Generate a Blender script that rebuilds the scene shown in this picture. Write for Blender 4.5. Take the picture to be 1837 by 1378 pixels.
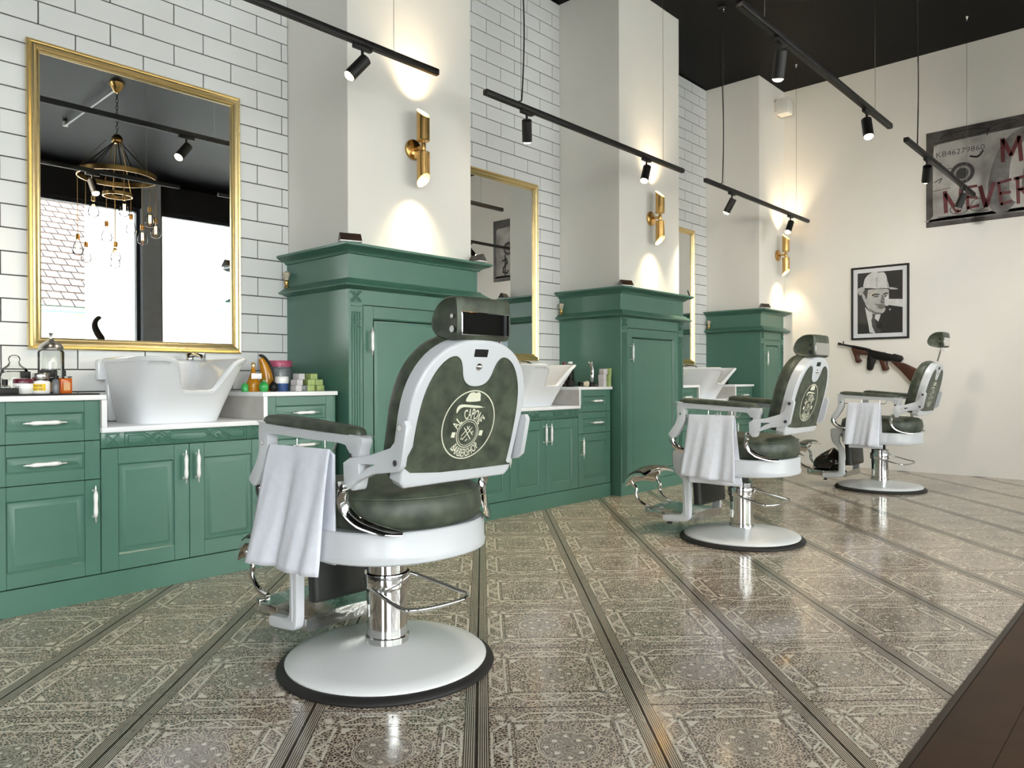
import bpy, bmesh, math, random
from mathutils import Vector, Matrix
random.seed(7)
PI = math.pi
scene = bpy.context.scene
COL = scene.collection
for o in list(bpy.data.objects):
    bpy.data.objects.remove(o)

# ------------------------------------------------------------------ camera
F_PX, YAW, PITCH, ROLL, EYE = 1331.1, 0.74549, -0.00677, -0.00291, 0.90
fw = Vector((math.cos(YAW)*math.cos(PITCH), math.sin(YAW)*math.cos(PITCH), math.sin(PITCH)))
r0 = Vector((math.sin(YAW), -math.cos(YAW), 0)); u0 = r0.cross(fw)
rt = math.cos(ROLL)*r0 + math.sin(ROLL)*u0; up = -math.sin(ROLL)*r0 + math.cos(ROLL)*u0
cd = bpy.data.cameras.new('camera'); cam = bpy.data.objects.new('camera', cd); COL.objects.link(cam)
cd.sensor_fit = 'HORIZONTAL'; cd.sensor_width = 36; cd.lens = F_PX/1837*36; cd.clip_start = .02; cd.clip_end = 200
M = Matrix((rt, up, -fw)).transposed().to_4x4(); M.translation = (0, 0, EYE); cam.matrix_world = M
scene.camera = cam

# ------------------------------------------------------------------ world, exposure, daylight
w = bpy.data.worlds.new('sky'); scene.world = w; w.use_nodes = True
nt = w.node_tree; bg = nt.nodes['Background']
tc = nt.nodes.new('ShaderNodeTexCoord'); sx = nt.nodes.new('ShaderNodeSeparateXYZ'); rp = nt.nodes.new('ShaderNodeValToRGB')
nt.links.new(tc.outputs['Generated'], sx.inputs[0]); nt.links.new(sx.outputs['Z'], rp.inputs[0]); nt.links.new(rp.outputs[0], bg.inputs['Color'])
rp.color_ramp.elements[0].position = 0.0; rp.color_ramp.elements[0].color = (.90, .90, .89, 1)
rp.color_ramp.elements[1].position = 0.6; rp.color_ramp.elements[1].color = (.93, .96, 1.0, 1)
bg.inputs['Strength'].default_value = 10.0
vs = scene.view_settings
vs.view_transform = 'Standard'; vs.look = 'None'; vs.gamma = 1; vs.use_curve_mapping = False; vs.exposure = 0.52
scene.cycles.max_bounces = 10; scene.cycles.diffuse_bounces = 5; scene.cycles.glossy_bounces = 5
scene.cycles.transmission_bounces = 8; scene.cycles.transparent_max_bounces = 24
scene.cycles.sample_clamp_indirect = 8; scene.cycles.caustics_reflective = False; scene.cycles.caustics_refractive = False

YW, XB, YR, XL, ZC = 3.838, 7.82, -4.3, -7.0, 3.955      # wall planes: mirror wall, end wall, window wall, near wall, ceiling
YB, YT, YC, D = 3.305, 3.2265, 3.249, 2.47                # base fronts, tall cabinet fronts, column faces, bay pitch
def portal(x0, x1, z0, z1):
    l = bpy.data.lights.new('window_daylight', 'AREA'); l.shape = 'RECTANGLE'; l.size = x1-x0; l.size_y = z1-z0
    l.cycles.is_portal = True
    o = bpy.data.objects.new('window_daylight', l); COL.objects.link(o)
    o.rotation_euler = Vector((0, 1, 0)).to_track_quat('-Z', 'Y').to_euler(); return o
WINS = [(-6.8, -.30), (.0, 4.54), (4.82, 7.80)]
ZH = 3.54
for a, b in WINS: portal(a, b, .05, ZH)
FW = (-4.0, -1.6)                                           # window added in the unseen near wall, to light surfaces facing it
l = portal(FW[0], FW[1], .05, ZH); l.location = (XL-.10, (FW[0]+FW[1])/2, (.05+ZH)/2); l.rotation_euler = Vector((1, 0, 0)).to_track_quat('-Z', 'Y').to_euler()

# ------------------------------------------------------------------ helpers
def lin(c):
    c /= 255
    return c/12.92 if c <= .04045 else ((c+.055)/1.055)**2.4
def rgb(r, g, b): return (lin(r), lin(g), lin(b), 1)
def mat(name, c, rough=.5, metal=0, var=.06, scale=8, bump=0, bscale=60, coat=0, emit=None, es=0, spec=.5, c2=None, detail=3, aniso=None):
    m = bpy.data.materials.new(name); m.use_nodes = True; n = m.node_tree.nodes; L = m.node_tree.links
    b = n['Principled BSDF']; b.inputs['Roughness'].default_value = rough; b.inputs['Metallic'].default_value = metal
    b.inputs['Specular IOR Level'].default_value = spec; b.inputs['Coat Weight'].default_value = coat
    col = rgb(*c); t = n.new('ShaderNodeTexCoord'); no = n.new('ShaderNodeTexNoise'); no.inputs['Scale'].default_value = scale; no.inputs['Detail'].default_value = detail
    L.new(t.outputs['Object'], no.inputs['Vector'])
    r = n.new('ShaderNodeValToRGB'); L.new(no.outputs['Fac'], r.inputs[0]); L.new(r.outputs[0], b.inputs['Base Color'])
    r.color_ramp.elements[0].position = .3; r.color_ramp.elements[1].position = .7
    ca = rgb(*c2) if c2 else tuple(min(1, x*(1+var)) for x in col[:3])+(1,)
    r.color_ramp.elements[0].color = tuple(x*(1-var) for x in col[:3])+(1,) if not c2 else col
    r.color_ramp.elements[1].color = ca
    if bump:
        n2 = n.new('ShaderNodeTexNoise'); n2.inputs['Scale'].default_value = bscale; n2.inputs['Detail'].default_value = 4
        L.new(t.outputs['Object'], n2.inputs['Vector']); bp = n.new('ShaderNodeBump'); bp.inputs['Strength'].default_value = bump; bp.inputs['Distance'].default_value = .002
        L.new(n2.outputs['Fac'], bp.inputs['Height']); L.new(bp.outputs[0], b.inputs['Normal'])
    if emit: b.inputs['Emission Color'].default_value = rgb(*emit); b.inputs['Emission Strength'].default_value = es
    return m
def glass(name, tint=(255, 255, 255), rough=0, alpha=.12, ior=1.5):
    m = bpy.data.materials.new(name); m.use_nodes = True; n = m.node_tree.nodes; L = m.node_tree.links
    n.remove(n['Principled BSDF']); out = n['Material Output']
    tr = n.new('ShaderNodeBsdfTransparent'); tr.inputs[0].default_value = rgb(*tint); gl = n.new('ShaderNodeBsdfGlossy'); gl.inputs['Roughness'].default_value = rough+.02
    fr = n.new('ShaderNodeFresnel'); fr.inputs['IOR'].default_value = ior; mx = n.new('ShaderNodeMixShader')
    ad = n.new('ShaderNodeMath'); ad.operation = 'ADD'; ad.inputs[1].default_value = alpha; ad.use_clamp = True
    L.new(fr.outputs[0], ad.inputs[0]); L.new(ad.outputs[0], mx.inputs[0]); L.new(tr.outputs[0], mx.inputs[1]); L.new(gl.outputs[0], mx.inputs[2]); L.new(mx.outputs[0], out.inputs[0])
    return m
MT = {}
def m_(k): return MT[k]

class MB:
    """collects vertices and faces of one mesh"""
    def __init__(s, M=None): s.V = []; s.F = []; s.I = []; s.M = M or Matrix(); s.mi = 0
    def add(s, vs, fs, mi=None):
        o = len(s.V); s.V += [tuple(s.M @ Vector(v)) for v in vs]
        for f in fs: s.F.append([o+i for i in f]); s.I.append(s.mi if mi is None else mi)
    def box(s, x0, x1, y0, y1, z0, z1, bev=0, mi=None):
        if bev:
            b = bmesh.new(); bmesh.ops.create_cube(b, size=1)
            for v in b.verts: v.co = ((x0+x1)/2+v.co.x*(x1-x0), (y0+y1)/2+v.co.y*(y1-y0), (z0+z1)/2+v.co.z*(z1-z0))
            bmesh.ops.bevel(b, geom=b.edges[:], offset=bev, segments=2, affect='EDGES', profile=.5); s.bm(b, mi); return
        s.add([(x0, y0, z0), (x1, y0, z0), (x1, y1, z0), (x0, y1, z0), (x0, y0, z1), (x1, y0, z1), (x1, y1, z1), (x0, y1, z1)],
              [(0, 3, 2, 1), (4, 5, 6, 7), (0, 1, 5, 4), (1, 2, 6, 5), (2, 3, 7, 6), (3, 0, 4, 7)], mi)
    def bm(s, b, mi=None):
        b.verts.index_update(); s.add([tuple(v.co) for v in b.verts], [[v.index for v in f.verts] for f in b.faces], mi); b.free()
    def loft(s, rings, mi=None, cap0=True, cap1=True, closed=True):
        n = len(rings[0]); vs = [p for r in rings for p in r]; fs = []
        for k in range(len(rings)-1):
            for i in range(n if closed else n-1):
                j = (i+1) % n; fs.append((k*n+i, k*n+j, (k+1)*n+j, (k+1)*n+i))
        if cap0 and closed: fs.append(tuple(range(n))[::-1])
        if cap1 and closed: fs.append(tuple((len(rings)-1)*n+i for i in range(n)))
        s.add(vs, fs, mi)
    def lathe(s, prof, seg=24, c=(0, 0, 0), mi=None, M=None, cap0=True, cap1=True):
        M = M or Matrix.Translation(c)
        s.loft([[tuple(M @ Vector((r*math.cos(2*PI*i/seg), r*math.sin(2*PI*i/seg), z))) for i in range(seg)] for r, z in prof], mi, cap0, cap1)
    def cyl(s, p, q, r, seg=12, mi=None, r2=None): s.tube([p, q], [r, r if r2 is None else r2], seg, mi)
    def tube(s, pts, rad, seg=10, mi=None, loop=False):
        P = [Vector(p) for p in pts]; n = len(P)
        if not isinstance(rad, (list, tuple)): rad = [rad]*n
        rings = []; prev = None
        for i in range(n):
            if loop: t = (P[(i+1) % n]-P[i-1]).normalized()
            else: t = (P[min(i+1, n-1)]-P[max(i-1, 0)]).normalized()
            if prev is None:
                a = Vector((0, 0, 1)) if abs(t.z) < .9 else Vector((1, 0, 0)); nx = (a-t*a.dot(t)).normalized()
            else: nx = (prev-t*prev.dot(t)).normalized()
            prev = nx; ny = t.cross(nx); r = rad[i]; ra, rb = r if isinstance(r, (tuple, list)) else (r, r)
            rings.append([tuple(P[i]+nx*ra*math.cos(2*PI*k/seg)+ny*rb*math.sin(2*PI*k/seg)) for k in range(seg)])
        if loop: s.loft(rings+[rings[0]], mi, False, False)
        else: s.loft(rings, mi)
    def plate(s, outline, t, holes=(), bev=0, M=None, mi=None, seg=2):
        """flat outline (x, y), from z=0 to z=t, front edges bevelled"""
        b = bmesh.new()
        def loop(o): return [b.verts.new((x, y, 0)) for x, y in o]
        lo = [loop(outline)]+[loop(h) for h in holes]
        if holes:
            es = [b.edges.new((l[i], l[(i+1) % len(l)])) for l in lo for i in range(len(l))]
            fs = [f for f in bmesh.ops.triangle_fill(b, use_beauty=True, edges=es)['geom'] if isinstance(f, bmesh.types.BMFace)]
        else: fs = [b.faces.new(lo[0])]
        r = bmesh.ops.extrude_face_region(b, geom=fs)
        for v in [g for g in r['geom'] if isinstance(g, bmesh.types.BMVert)]: v.co.z = t
        bmesh.ops.recalc_face_normals(b, faces=b.faces[:])
        if bev:
            es = [e for e in b.edges if len(e.link_faces) == 2 and e.calc_face_angle(0) > .6 and all(abs(v.co.z-t) < 1e-6 for v in e.verts)]
            bmesh.ops.bevel(b, geom=es, offset=bev, segments=seg, affect='EDGES', profile=.5, clamp_overlap=True)
        if M: bmesh.ops.transform(b, matrix=M, verts=b.verts[:])
        s.bm(b, mi)
    def build(s, name, mats, parent=None, smooth=40, loc=None):
        me = bpy.data.meshes.new(name); me.from_pydata(s.V, [], s.F)
        mats = mats if isinstance(mats, (list, tuple)) else [mats]
        for m in mats: me.materials.append(m_(m) if isinstance(m, str) else m)
        b = bmesh.new(); b.from_mesh(me); bmesh.ops.recalc_face_normals(b, faces=b.faces[:]); b.to_mesh(me); b.free()
        me.polygons.foreach_set('material_index', s.I)
        if smooth:
            me.polygons.foreach_set('use_smooth', [True]*len(me.polygons)); me.set_sharp_from_angle(angle=math.radians(smooth))
        return link(name, me, parent, loc)
def link(name, me, parent=None, loc=None):
    o = bpy.data.objects.new(name, me); COL.objects.link(o)
    if parent: o.parent = parent
    if loc: o.location = loc
    return o
def thing(name, label, cat, loc=(0, 0, 0), rz=0, group=None):
    o = bpy.data.objects.new(name, None); COL.objects.link(o); o.empty_display_size = .05
    o.location = loc; o.rotation_euler = (0, 0, rz); return tag(o, label, cat, group)
def tag(o, label, cat, group=None):
    o['label'] = label; o['category'] = cat
    if group: o['group'] = group
    return o
def struct(o): o['kind'] = 'structure'; return o
def dup(o, loc=None, label=None, parent=None):
    c = o.copy(); COL.objects.link(c)
    if parent: c.parent = parent
    if loc is not None: c.location = loc
    if label: c['label'] = label
    for ch in list(o.children): dup(ch, parent=c)
    return c
def smooth_path(pts, n=6, closed=False):
    P = [Vector(p) for p in pts]; out = []; m = len(P)
    for i in range(m if closed else m-1):
        g = (lambda k: P[k % m]) if closed else (lambda k: P[max(0, min(m-1, k))])
        a, b, c, d = g(i-1), g(i), g(i+1), g(i+2)
        for k in range(n):
            t = k/n; out.append(.5*((2*b)+(c-a)*t+(2*a-5*b+4*c-d)*t*t+(3*b-a-3*c+d)*t**3))
    if not closed: out.append(P[-1])
    return [tuple(v) for v in out]
def sp2(pts, n=5, closed=True): return [(v[0], v[1]) for v in smooth_path([(x, y, 0) for x, y in pts], n, closed)]
def interp(xs, n):
    """stretch the per-key values xs over a path made by smooth_path"""
    out = []
    for i in range(len(xs)-1):
        for k in range(n):
            t = k/n; a, b = xs[i], xs[i+1]
            out.append(tuple(p+(q-p)*t for p, q in zip(a, b)) if isinstance(a, tuple) else a+(b-a)*t)
    return out+[xs[-1]]
def rrect(x0, x1, y0, y1, r, n=4):
    o = []
    for cx, cy, a0 in ((x1-r, y0+r, -90), (x1-r, y1-r, 0), (x0+r, y1-r, 90), (x0+r, y0+r, 180)):
        for k in range(n+1):
            a = math.radians(a0+90*k/n); o.append((cx+r*math.cos(a), cy+r*math.sin(a)))
    return o
FRONT = lambda x, y, z: Matrix(((1, 0, 0, x), (0, 0, -1, y), (0, 1, 0, z), (0, 0, 0, 1)))     # local x->x, y->z, z->-y  (faces the room from the mirror wall)
ENDW = lambda y, z, x=0: Matrix(((0, 0, -1, x), (-1, 0, 0, y), (0, 1, 0, z), (0, 0, 0, 1)))   # local x->-y, y->z, z->-x (faces the room from the end wall)
SIDE = lambda x: Matrix(((0, 0, 1, x), (1, 0, 0, 0), (0, 1, 0, 0), (0, 0, 0, 1)))             # local x->y, y->z, z->x
def glyphs(text, size, bold=0):
    cu = bpy.data.curves.new('lettering', 'FONT'); cu.body = text; cu.size = size; cu.resolution_u = 3; cu.offset = bold; cu.fill_mode = 'FRONT'
    cu.align_x = 'CENTER'
    o = bpy.data.objects.new('lettering', cu); COL.objects.link(o)
    me = o.to_mesh(); vs = [tuple(v.co) for v in me.vertices]; fs = [tuple(p.vertices) for p in me.polygons]
    o.to_mesh_clear(); bpy.data.objects.remove(o); bpy.data.curves.remove(cu)
    return vs, fs

# ------------------------------------------------------------------ materials
MT['ceiling'] = mat('black_ceiling_paint', (9, 8, 8), .5, spec=.1, var=.15, scale=2, bump=.1, bscale=8)
MT['soffit'] = mat('dark_soffit_paint', (30, 28, 28), .7, var=.1)
MT['paint'] = mat('cream_wall_paint', (233, 230, 223), .7, var=.015, scale=3, bump=.08, bscale=150)
MT['grout'] = mat('dark_grout', (66, 66, 68), .9, var=.1, scale=20)
MT['tile'] = mat('white_glazed_tile', (226, 227, 226), .22, var=.012, scale=2, spec=.45)
MT['floor_grout'] = mat('floor_grout', (34, 28, 22), .8, var=.1, scale=20)
MT['cream_ink'] = mat('cream_tile_print', (234, 225, 207), .14, var=.05, scale=30, spec=.95)
MT['dark_ink'] = mat('dark_tile_print', (94, 79, 64), .14, var=.2, scale=25, spec=.95)
MT['wood_floor'] = mat('walnut_floorboards', (70, 48, 33), .5, spec=.3, var=.3, scale=5, bump=.2, bscale=30)
MT['trim'] = mat('dark_metal_trim', (66, 56, 48), .4, .6, var=.1)
MT['green'] = mat('green_satin_lacquer', (73, 115, 100), .34, var=.035, scale=6, bump=.05, bscale=220, spec=.6)
MT['dark_gap'] = mat('shadowed_carcass', (22, 34, 30), .8, var=.1)
MT['stone'] = mat('white_counter_slab', (236, 238, 240), .25, var=.015, scale=4)
MT['marble'] = mat('veined_counter_panel', (206, 204, 200), .3, scale=5, c2=(178, 174, 168))
MT['ceramic'] = mat('white_ceramic', (226, 229, 232), .12, var=.008, scale=2, spec=.6)
MT['gold'] = mat('gilded_frame', (236, 212, 156), .27, .92, var=.03, scale=6)
MT['brass'] = mat('brushed_brass', (204, 166, 104), .27, 1, var=.03, scale=8)
MT['mirror'] = mat('mirror_glass', (236, 238, 238), .0, 1, var=.0)
MT['black'] = mat('black_metal', (13, 12, 12), .5, .1, var=.15, scale=15)
MT['enamel'] = mat('white_enamel', (204, 207, 210), .3, var=.012, scale=3)
MT['enamel_lightened'] = mat('white_enamel_lightened', (236, 237, 236), .25, var=.012, scale=3)  # same chair enamel, lighter copy making up for weaker light on the base
MT['leather'] = mat('mottled_green_leather', (48, 54, 45), .46, scale=22, c2=(82, 90, 74), bump=.12, bscale=160, detail=8)
MT['dark_leather'] = mat('dark_green_leather', (30, 33, 29), .45, var=.2, scale=14)
MT['chrome'] = mat('polished_chrome', (214, 214, 212), .07, 1, var=.03, scale=12)
MT['hammered'] = mat('hammered_chrome', (190, 190, 186), .12, 1, var=.1, scale=30, bump=1.0, bscale=35)
MT['rubber'] = mat('black_rubber', (26, 24, 23), .6, var=.1)
MT['ink'] = mat('cream_print', (222, 222, 200), .5, var=.03)
MT['towel'] = mat('white_terry', (228, 231, 240), .9, var=.03, scale=40, bump=.5, bscale=260)
MT['porcelain'] = mat('white_porcelain', (244, 244, 242), .12, var=.005, spec=.6)
MT['glass'] = glass('clear_glass', (252, 253, 252), alpha=.02, ior=1.22)
MT['pane'] = glass('window_pane', (250, 252, 252), alpha=.0)
MT['frost'] = mat('frosted_film', (225, 235, 240), .5, var=.01)
MT['amber'] = mat('amber_bottle', (190, 130, 30), .12, var=.2, scale=18)
MT['orange'] = mat('orange_liquid', (190, 92, 30), .1, var=.15, scale=14)
MT['bright_green'] = mat('bright_green_plastic', (60, 165, 85), .2, var=.1)
MT['blue'] = mat('blue_label', (54, 86, 140), .35, var=.15, scale=25)
MT['pink'] = mat('pink_lid', (176, 80, 110), .35, var=.25, scale=40)
MT['greyjar'] = mat('smoky_grey_plastic', (112, 118, 122), .25, var=.15, scale=25)
MT['soap_white'] = mat('white_soap', (196, 192, 194), .6, var=.06, scale=30)
MT['soap_green'] = mat('olive_green_soap', (158, 176, 112), .6, var=.15, scale=40)
MT['maroon'] = mat('maroon_lid', (92, 24, 44), .3, var=.1)
MT['yellow'] = mat('yellow_label', (232, 194, 40), .4, var=.05)
MT['bright_metal'] = mat('bright_nickel', (236, 236, 234), .3, .6, var=.02)
MT['steel'] = mat('brushed_steel', (190, 188, 184), .25, 1, var=.05)
MT['dark_wood'] = mat('dark_walnut_block', (48, 34, 26), .4, var=.3, scale=20)
MT['bristle'] = mat('cream_bristles', (226, 216, 190), .8, scale=60, c2=(150, 140, 124))
MT['gun_black'] = mat('blued_gunmetal', (20, 18, 18), .45, .4, var=.2)
MT['gun_wood'] = mat('reddish_gun_wood', (70, 36, 24), .35, var=.25, scale=18)
MT['white_plastic'] = mat('white_plastic', (232, 230, 224), .4, var=.01)
MT['lens'] = mat('lit_lamp_lens', (255, 236, 205), .3, emit=(255, 226, 180), es=40, var=0)
MT['glow'] = mat('lit_brass_interior', (255, 224, 120), .35, .4, emit=(255, 214, 90), es=3.0, var=0)
MT['filament'] = mat('glowing_filament', (255, 200, 120), .4, emit=(255, 190, 110), es=30, var=0)
MT['post'] = mat('grey_window_post', (205, 210, 216), .5, var=.05)
MT['frame'] = mat('dark_window_frame', (44, 46, 52), .45, var=.05)
MT['render'] = mat('white_house_render', (236, 234, 228), .9, var=.03)
MT['roof_tile'] = mat('weathered_roof_tile', (112, 101, 96), .8, var=.12, scale=3)
MT['roof_deck'] = mat('dark_roof_batten', (70, 48, 40), .9, var=.1)
MT['pavement'] = mat('pale_pavement', (190, 189, 184), .9, var=.08, scale=2)
MT['mint'] = mat('mint_green_sign', (120, 200, 165), .4, var=.03)
MT['plume'] = mat('dark_brown_plume', (60, 52, 46), .8, var=.2, scale=30)
MT['bag'] = mat('shiny_black_plastic', (16, 15, 13), .18, c2=(46, 40, 34), scale=9, bump=.6, bscale=14)

# floor tile glaze: crackle between pale cell edges, everything repeats from tile to tile
def tile_glaze():
    m = bpy.data.materials.new('patterned_floor_glaze'); m.use_nodes = True; n = m.node_tree.nodes; L = m.node_tree.links; b = n['Principled BSDF']
    t = n.new('ShaderNodeTexCoord'); v = n.new('ShaderNodeTexVoronoi'); v.feature = 'DISTANCE_TO_EDGE'; v.inputs['Scale'].default_value = 105
    L.new(t.outputs['Object'], v.inputs['Vector'])
    ln = n.new('ShaderNodeVectorMath'); ln.operation = 'LENGTH'; L.new(t.outputs['Object'], ln.inputs[0])
    # concentric rings inside the medallion
    sn = n.new('ShaderNodeMath'); sn.operation = 'MULTIPLY'; sn.inputs[1].default_value = 900; L.new(ln.outputs['Value'], sn.inputs[0])
    si = n.new('ShaderNodeMath'); si.operation = 'SINE'; L.new(sn.outputs[0], si.inputs[0])
    noi = n.new('ShaderNodeTexNoise'); noi.inputs['Scale'].default_value = 120; noi.inputs['Detail'].default_value = 4; L.new(t.outputs['Object'], noi.inputs['Vector'])
    ad = n.new('ShaderNodeMath'); ad.operation = 'MULTIPLY_ADD'; ad.inputs[1].default_value = .10; L.new(si.outputs[0], ad.inputs[0]); L.new(noi.outputs['Fac'], ad.inputs[2])
    r1 = n.new('ShaderNodeValToRGB'); r1.color_ramp.elements[0].position = .06; r1.color_ramp.elements[1].position = .15
    r1.color_ramp.elements[0].color = rgb(222, 206, 186); r1.color_ramp.elements[1].color = rgb(92, 77, 64); L.new(v.outputs['Distance'], r1.inputs[0])
    r2 = n.new('ShaderNodeValToRGB'); r2.color_ramp.elements[0].position = .4; r2.color_ramp.elements[1].position = .62
    r2.color_ramp.elements[0].color = rgb(112, 99, 87); r2.color_ramp.elements[1].color = rgb(200, 186, 168); L.new(ad.outputs[0], r2.inputs[0])
    lt = n.new('ShaderNodeMath'); lt.operation = 'LESS_THAN'; lt.inputs[1].default_value = .072; L.new(ln.outputs['Value'], lt.inputs[0])
    mx = n.new('ShaderNodeMixRGB'); L.new(lt.outputs[0], mx.inputs[0]); L.new(r1.outputs[0], mx.inputs[1]); L.new(r2.outputs[0], mx.inputs[2])
    # slight tone shift from tile to tile and across the floor
    oi = n.new('ShaderNodeObjectInfo'); mr = n.new('ShaderNodeMapRange'); mr.inputs[3].default_value = .9; mr.inputs[4].default_value = 1.1; L.new(oi.outputs['Random'], mr.inputs[0])
    hs = n.new('ShaderNodeHueSaturation'); L.new(mr.outputs[0], hs.inputs['Value']); L.new(mx.outputs[0], hs.inputs['Color']); L.new(hs.outputs[0], b.inputs['Base Color'])
    b.inputs['Roughness'].default_value = .12; b.inputs['IOR'].default_value = 2.15; b.inputs['Specular IOR Level'].default_value = .5
    n3 = n.new('ShaderNodeTexNoise'); n3.inputs['Scale'].default_value = 9; L.new(t.outputs['Object'], n3.inputs['Vector'])
    bp = n.new('ShaderNodeBump'); bp.inputs['Strength'].default_value = .06; bp.inputs['Distance'].default_value = .004; L.new(n3.outputs['Fac'], bp.inputs['Height']); L.new(bp.outputs[0], b.inputs['Normal'])
    return m
MT['glaze'] = tile_glaze()

# ------------------------------------------------------------------ room shell
b = MB(); b.box(XL-.2, XB+.2, YR-.25, YW+.2, -.12, -.0008); floor = struct(b.build('floor', 'floor_grout', smooth=0))
b = MB(); b.box(XL-.2, XB+.2, YR-.25, YW+.2, ZC, ZC+.15); ceil = struct(b.build('ceiling', 'ceiling', smooth=0))
b = MB(); b.box(XB, XB+.15, YR-.25, YW+.2, 0, ZC); struct(b.build('wall_back', 'paint', smooth=0))
b = MB(); b.box(XL-.15, XL, FW[1], YW+.2, 0, ZC); b.box(XL-.15, XL, YR-.25, FW[0], 0, ZC); b.box(XL-.15, XL, FW[0], FW[1], ZH, ZC); struct(b.build('wall_front', 'paint', smooth=0))
b = MB(); t = .055
b.box(XL-.10, XL-.02, FW[0], FW[0]+t, 0, ZH); b.box(XL-.10, XL-.02, FW[1]-t, FW[1], 0, ZH); b.box(XL-.10, XL-.02, FW[0]+t, FW[1]-t, ZH-t, ZH); b.box(XL-.10, XL-.02, FW[0]+t, FW[1]-t, 0, t); b.box(XL-.10, XL-.02, -2.83, -2.77, t, ZH-t)
fr = struct(b.build('window_4', 'frame', smooth=0))  # added opening, brings more daylight onto the pillar sides and end wall
for a_, b_ in ((FW[0]+t, -2.83), (-2.77, FW[1]-t)): b = MB(); b.box(XL-.065, XL-.055, a_, b_, t, ZH-t); b.build('glass_pane', 'pane', fr, 0)
b = MB(); b.box(XL, XB, YW, YW+.2, 0, ZC); wall_left = struct(b.build('wall_left', 'grout', smooth=0))
# window wall: dark soffit, posts, sills
b = MB(); b.box(XL, XB, YR-.2, YR, ZH, ZC)
wall_right = struct(b.build('wall_right', 'soffit', smooth=0))
b = MB()
for x0, x1 in ((XL, WINS[0][0]), (WINS[0][1], WINS[1][0]), (WINS[1][1], WINS[2][0]), (WINS[2][1], XB)):
    b.box(x0, x1, YR-.22, YR+.03, 0, ZC-.002)
p = b.build('post', 'post', wall_right, 0)
for k, (x0, x1) in enumerate(WINS):
    b = MB(); t = .055
    b.box(x0, x0+t, YR-.15, YR-.06, 0, ZH); b.box(x1-t, x1, YR-.15, YR-.06, 0, ZH); b.box(x0+t, x1-t, YR-.15, YR-.06, ZH-t, ZH); b.box(x0+t, x1-t, YR-.15, YR-.06, 0, t)
    fr = struct(b.build('window_%d' % (k+1), 'frame', smooth=0))
    b = MB(); b.box(x0+t, x1-t, YR-.11, YR-.10, 1.505, ZH-t); b.build('glass_pane', 'pane', fr, 0)
    b = MB(); b.box(x0+t, x1-t, YR-.11, YR-.10, t, 1.475); b.build('glass_pane', 'pane', fr, 0)
    b = MB(); b.box(x0+t, x1-t, YR-.13, YR-.08, 1.475, 1.505); b.build('transom', 'frame', fr, 0)
# pillars that carry the tall cabinets
COLS = []
for k in range(3):
    x0 = 2.265+D*k; x1 = 3.155+D*k if k < 2 else XB
    b = MB(); b.box(x0, x1, YC, YW, 0, ZC, bev=.004); struct(b.build('wall_pillar', 'paint', smooth=0)); COLS.append((x0, x1))

# wall tiles 30 x 10, running bond
def wtile(wd, ht, cache={}):
    key = (round(wd, 4), round(ht, 4))
    if key not in cache:
        g = .0026; a, c = wd/2-g, ht/2-g; e = .0015
        V = [(-a, 0, -c), (a, 0, -c), (a, 0, c), (-a, 0, c), (-a, -.006, -c), (a, -.006, -c), (a, -.006, c), (-a, -.006, c),
             (-a+e, -.0075, -c+e), (a-e, -.0075, -c+e), (a-e, -.0075, c-e), (-a+e, -.0075, c-e)]
        F = []
        for q in (0, 4):
            for i in range(4): j = (i+1) % 4; F.append((q+i, q+j, q+4+j, q+4+i))
        F.append((8, 9, 10, 11)); me = bpy.data.meshes.new('wall_tile'); me.from_pydata(V, [], F); me.materials.append(MT['tile']); cache[key] = me
    return cache[key]
TL, TH, TX0, TZ0 = .3017, .10345, 1.0176, 2.5018
bays = [(-1.2, 2.265), (3.155, 4.735), (5.625, 7.205)]
def seen(x, z):
    d = Vector((x, YW, z-EYE)); de = d.dot(fw); u = 918.5+F_PX*d.dot(rt)/de; v = 689-F_PX*d.dot(up)/de
    k = round((x-1.46)/D); off = D*k
    hidden = abs(x-1.463-off) < .42 and 1.1 < z < 2.36
    for c0, c1 in COLS[:2]:
        s = (YC/YW)*x
        if c0 < s < c1 or (x > c1 and s < c1): hidden = True
    return (-60 < u < 1900 and -60 < v < 1400 and z > .70 and not hidden), 1/de**3
cand = []
for bx0, bx1 in bays:
    for r in range(-19, 15):
        z0 = TZ0+r*TH; z1 = min(z0+TH, ZC)
        if z1-z0 < .015: continue
        x = TX0+(0 if r % 2 == 0 else TL/2)-30*TL
        while x < bx1:
            a, c = max(x, bx0), min(x+TL, bx1)
            if c-a > .012:
                ok, sz = seen((a+c)/2, (z0+z1)/2); cand.append((ok, sz, a, c, z0, z1))
            x += TL
cand.sort(key=lambda q: (not q[0], -q[1]))
rest = MB()
for i, (ok, sz, a, c, z0, z1) in enumerate(cand):
    me = wtile(c-a, z1-z0)
    if i < 300: link('wall_tile', me, wall_left, ((a+c)/2, YW, (z0+z1)/2))
    else: rest.add([((a+c)/2+v.co.x, YW+v.co.y, (z0+z1)/2+v.co.z) for v in me.vertices], [tuple(p.vertices) for p in me.polygons])
rest.build('wall_tiling', 'tile', wall_left, 0)['kind'] = 'stuff'

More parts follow.
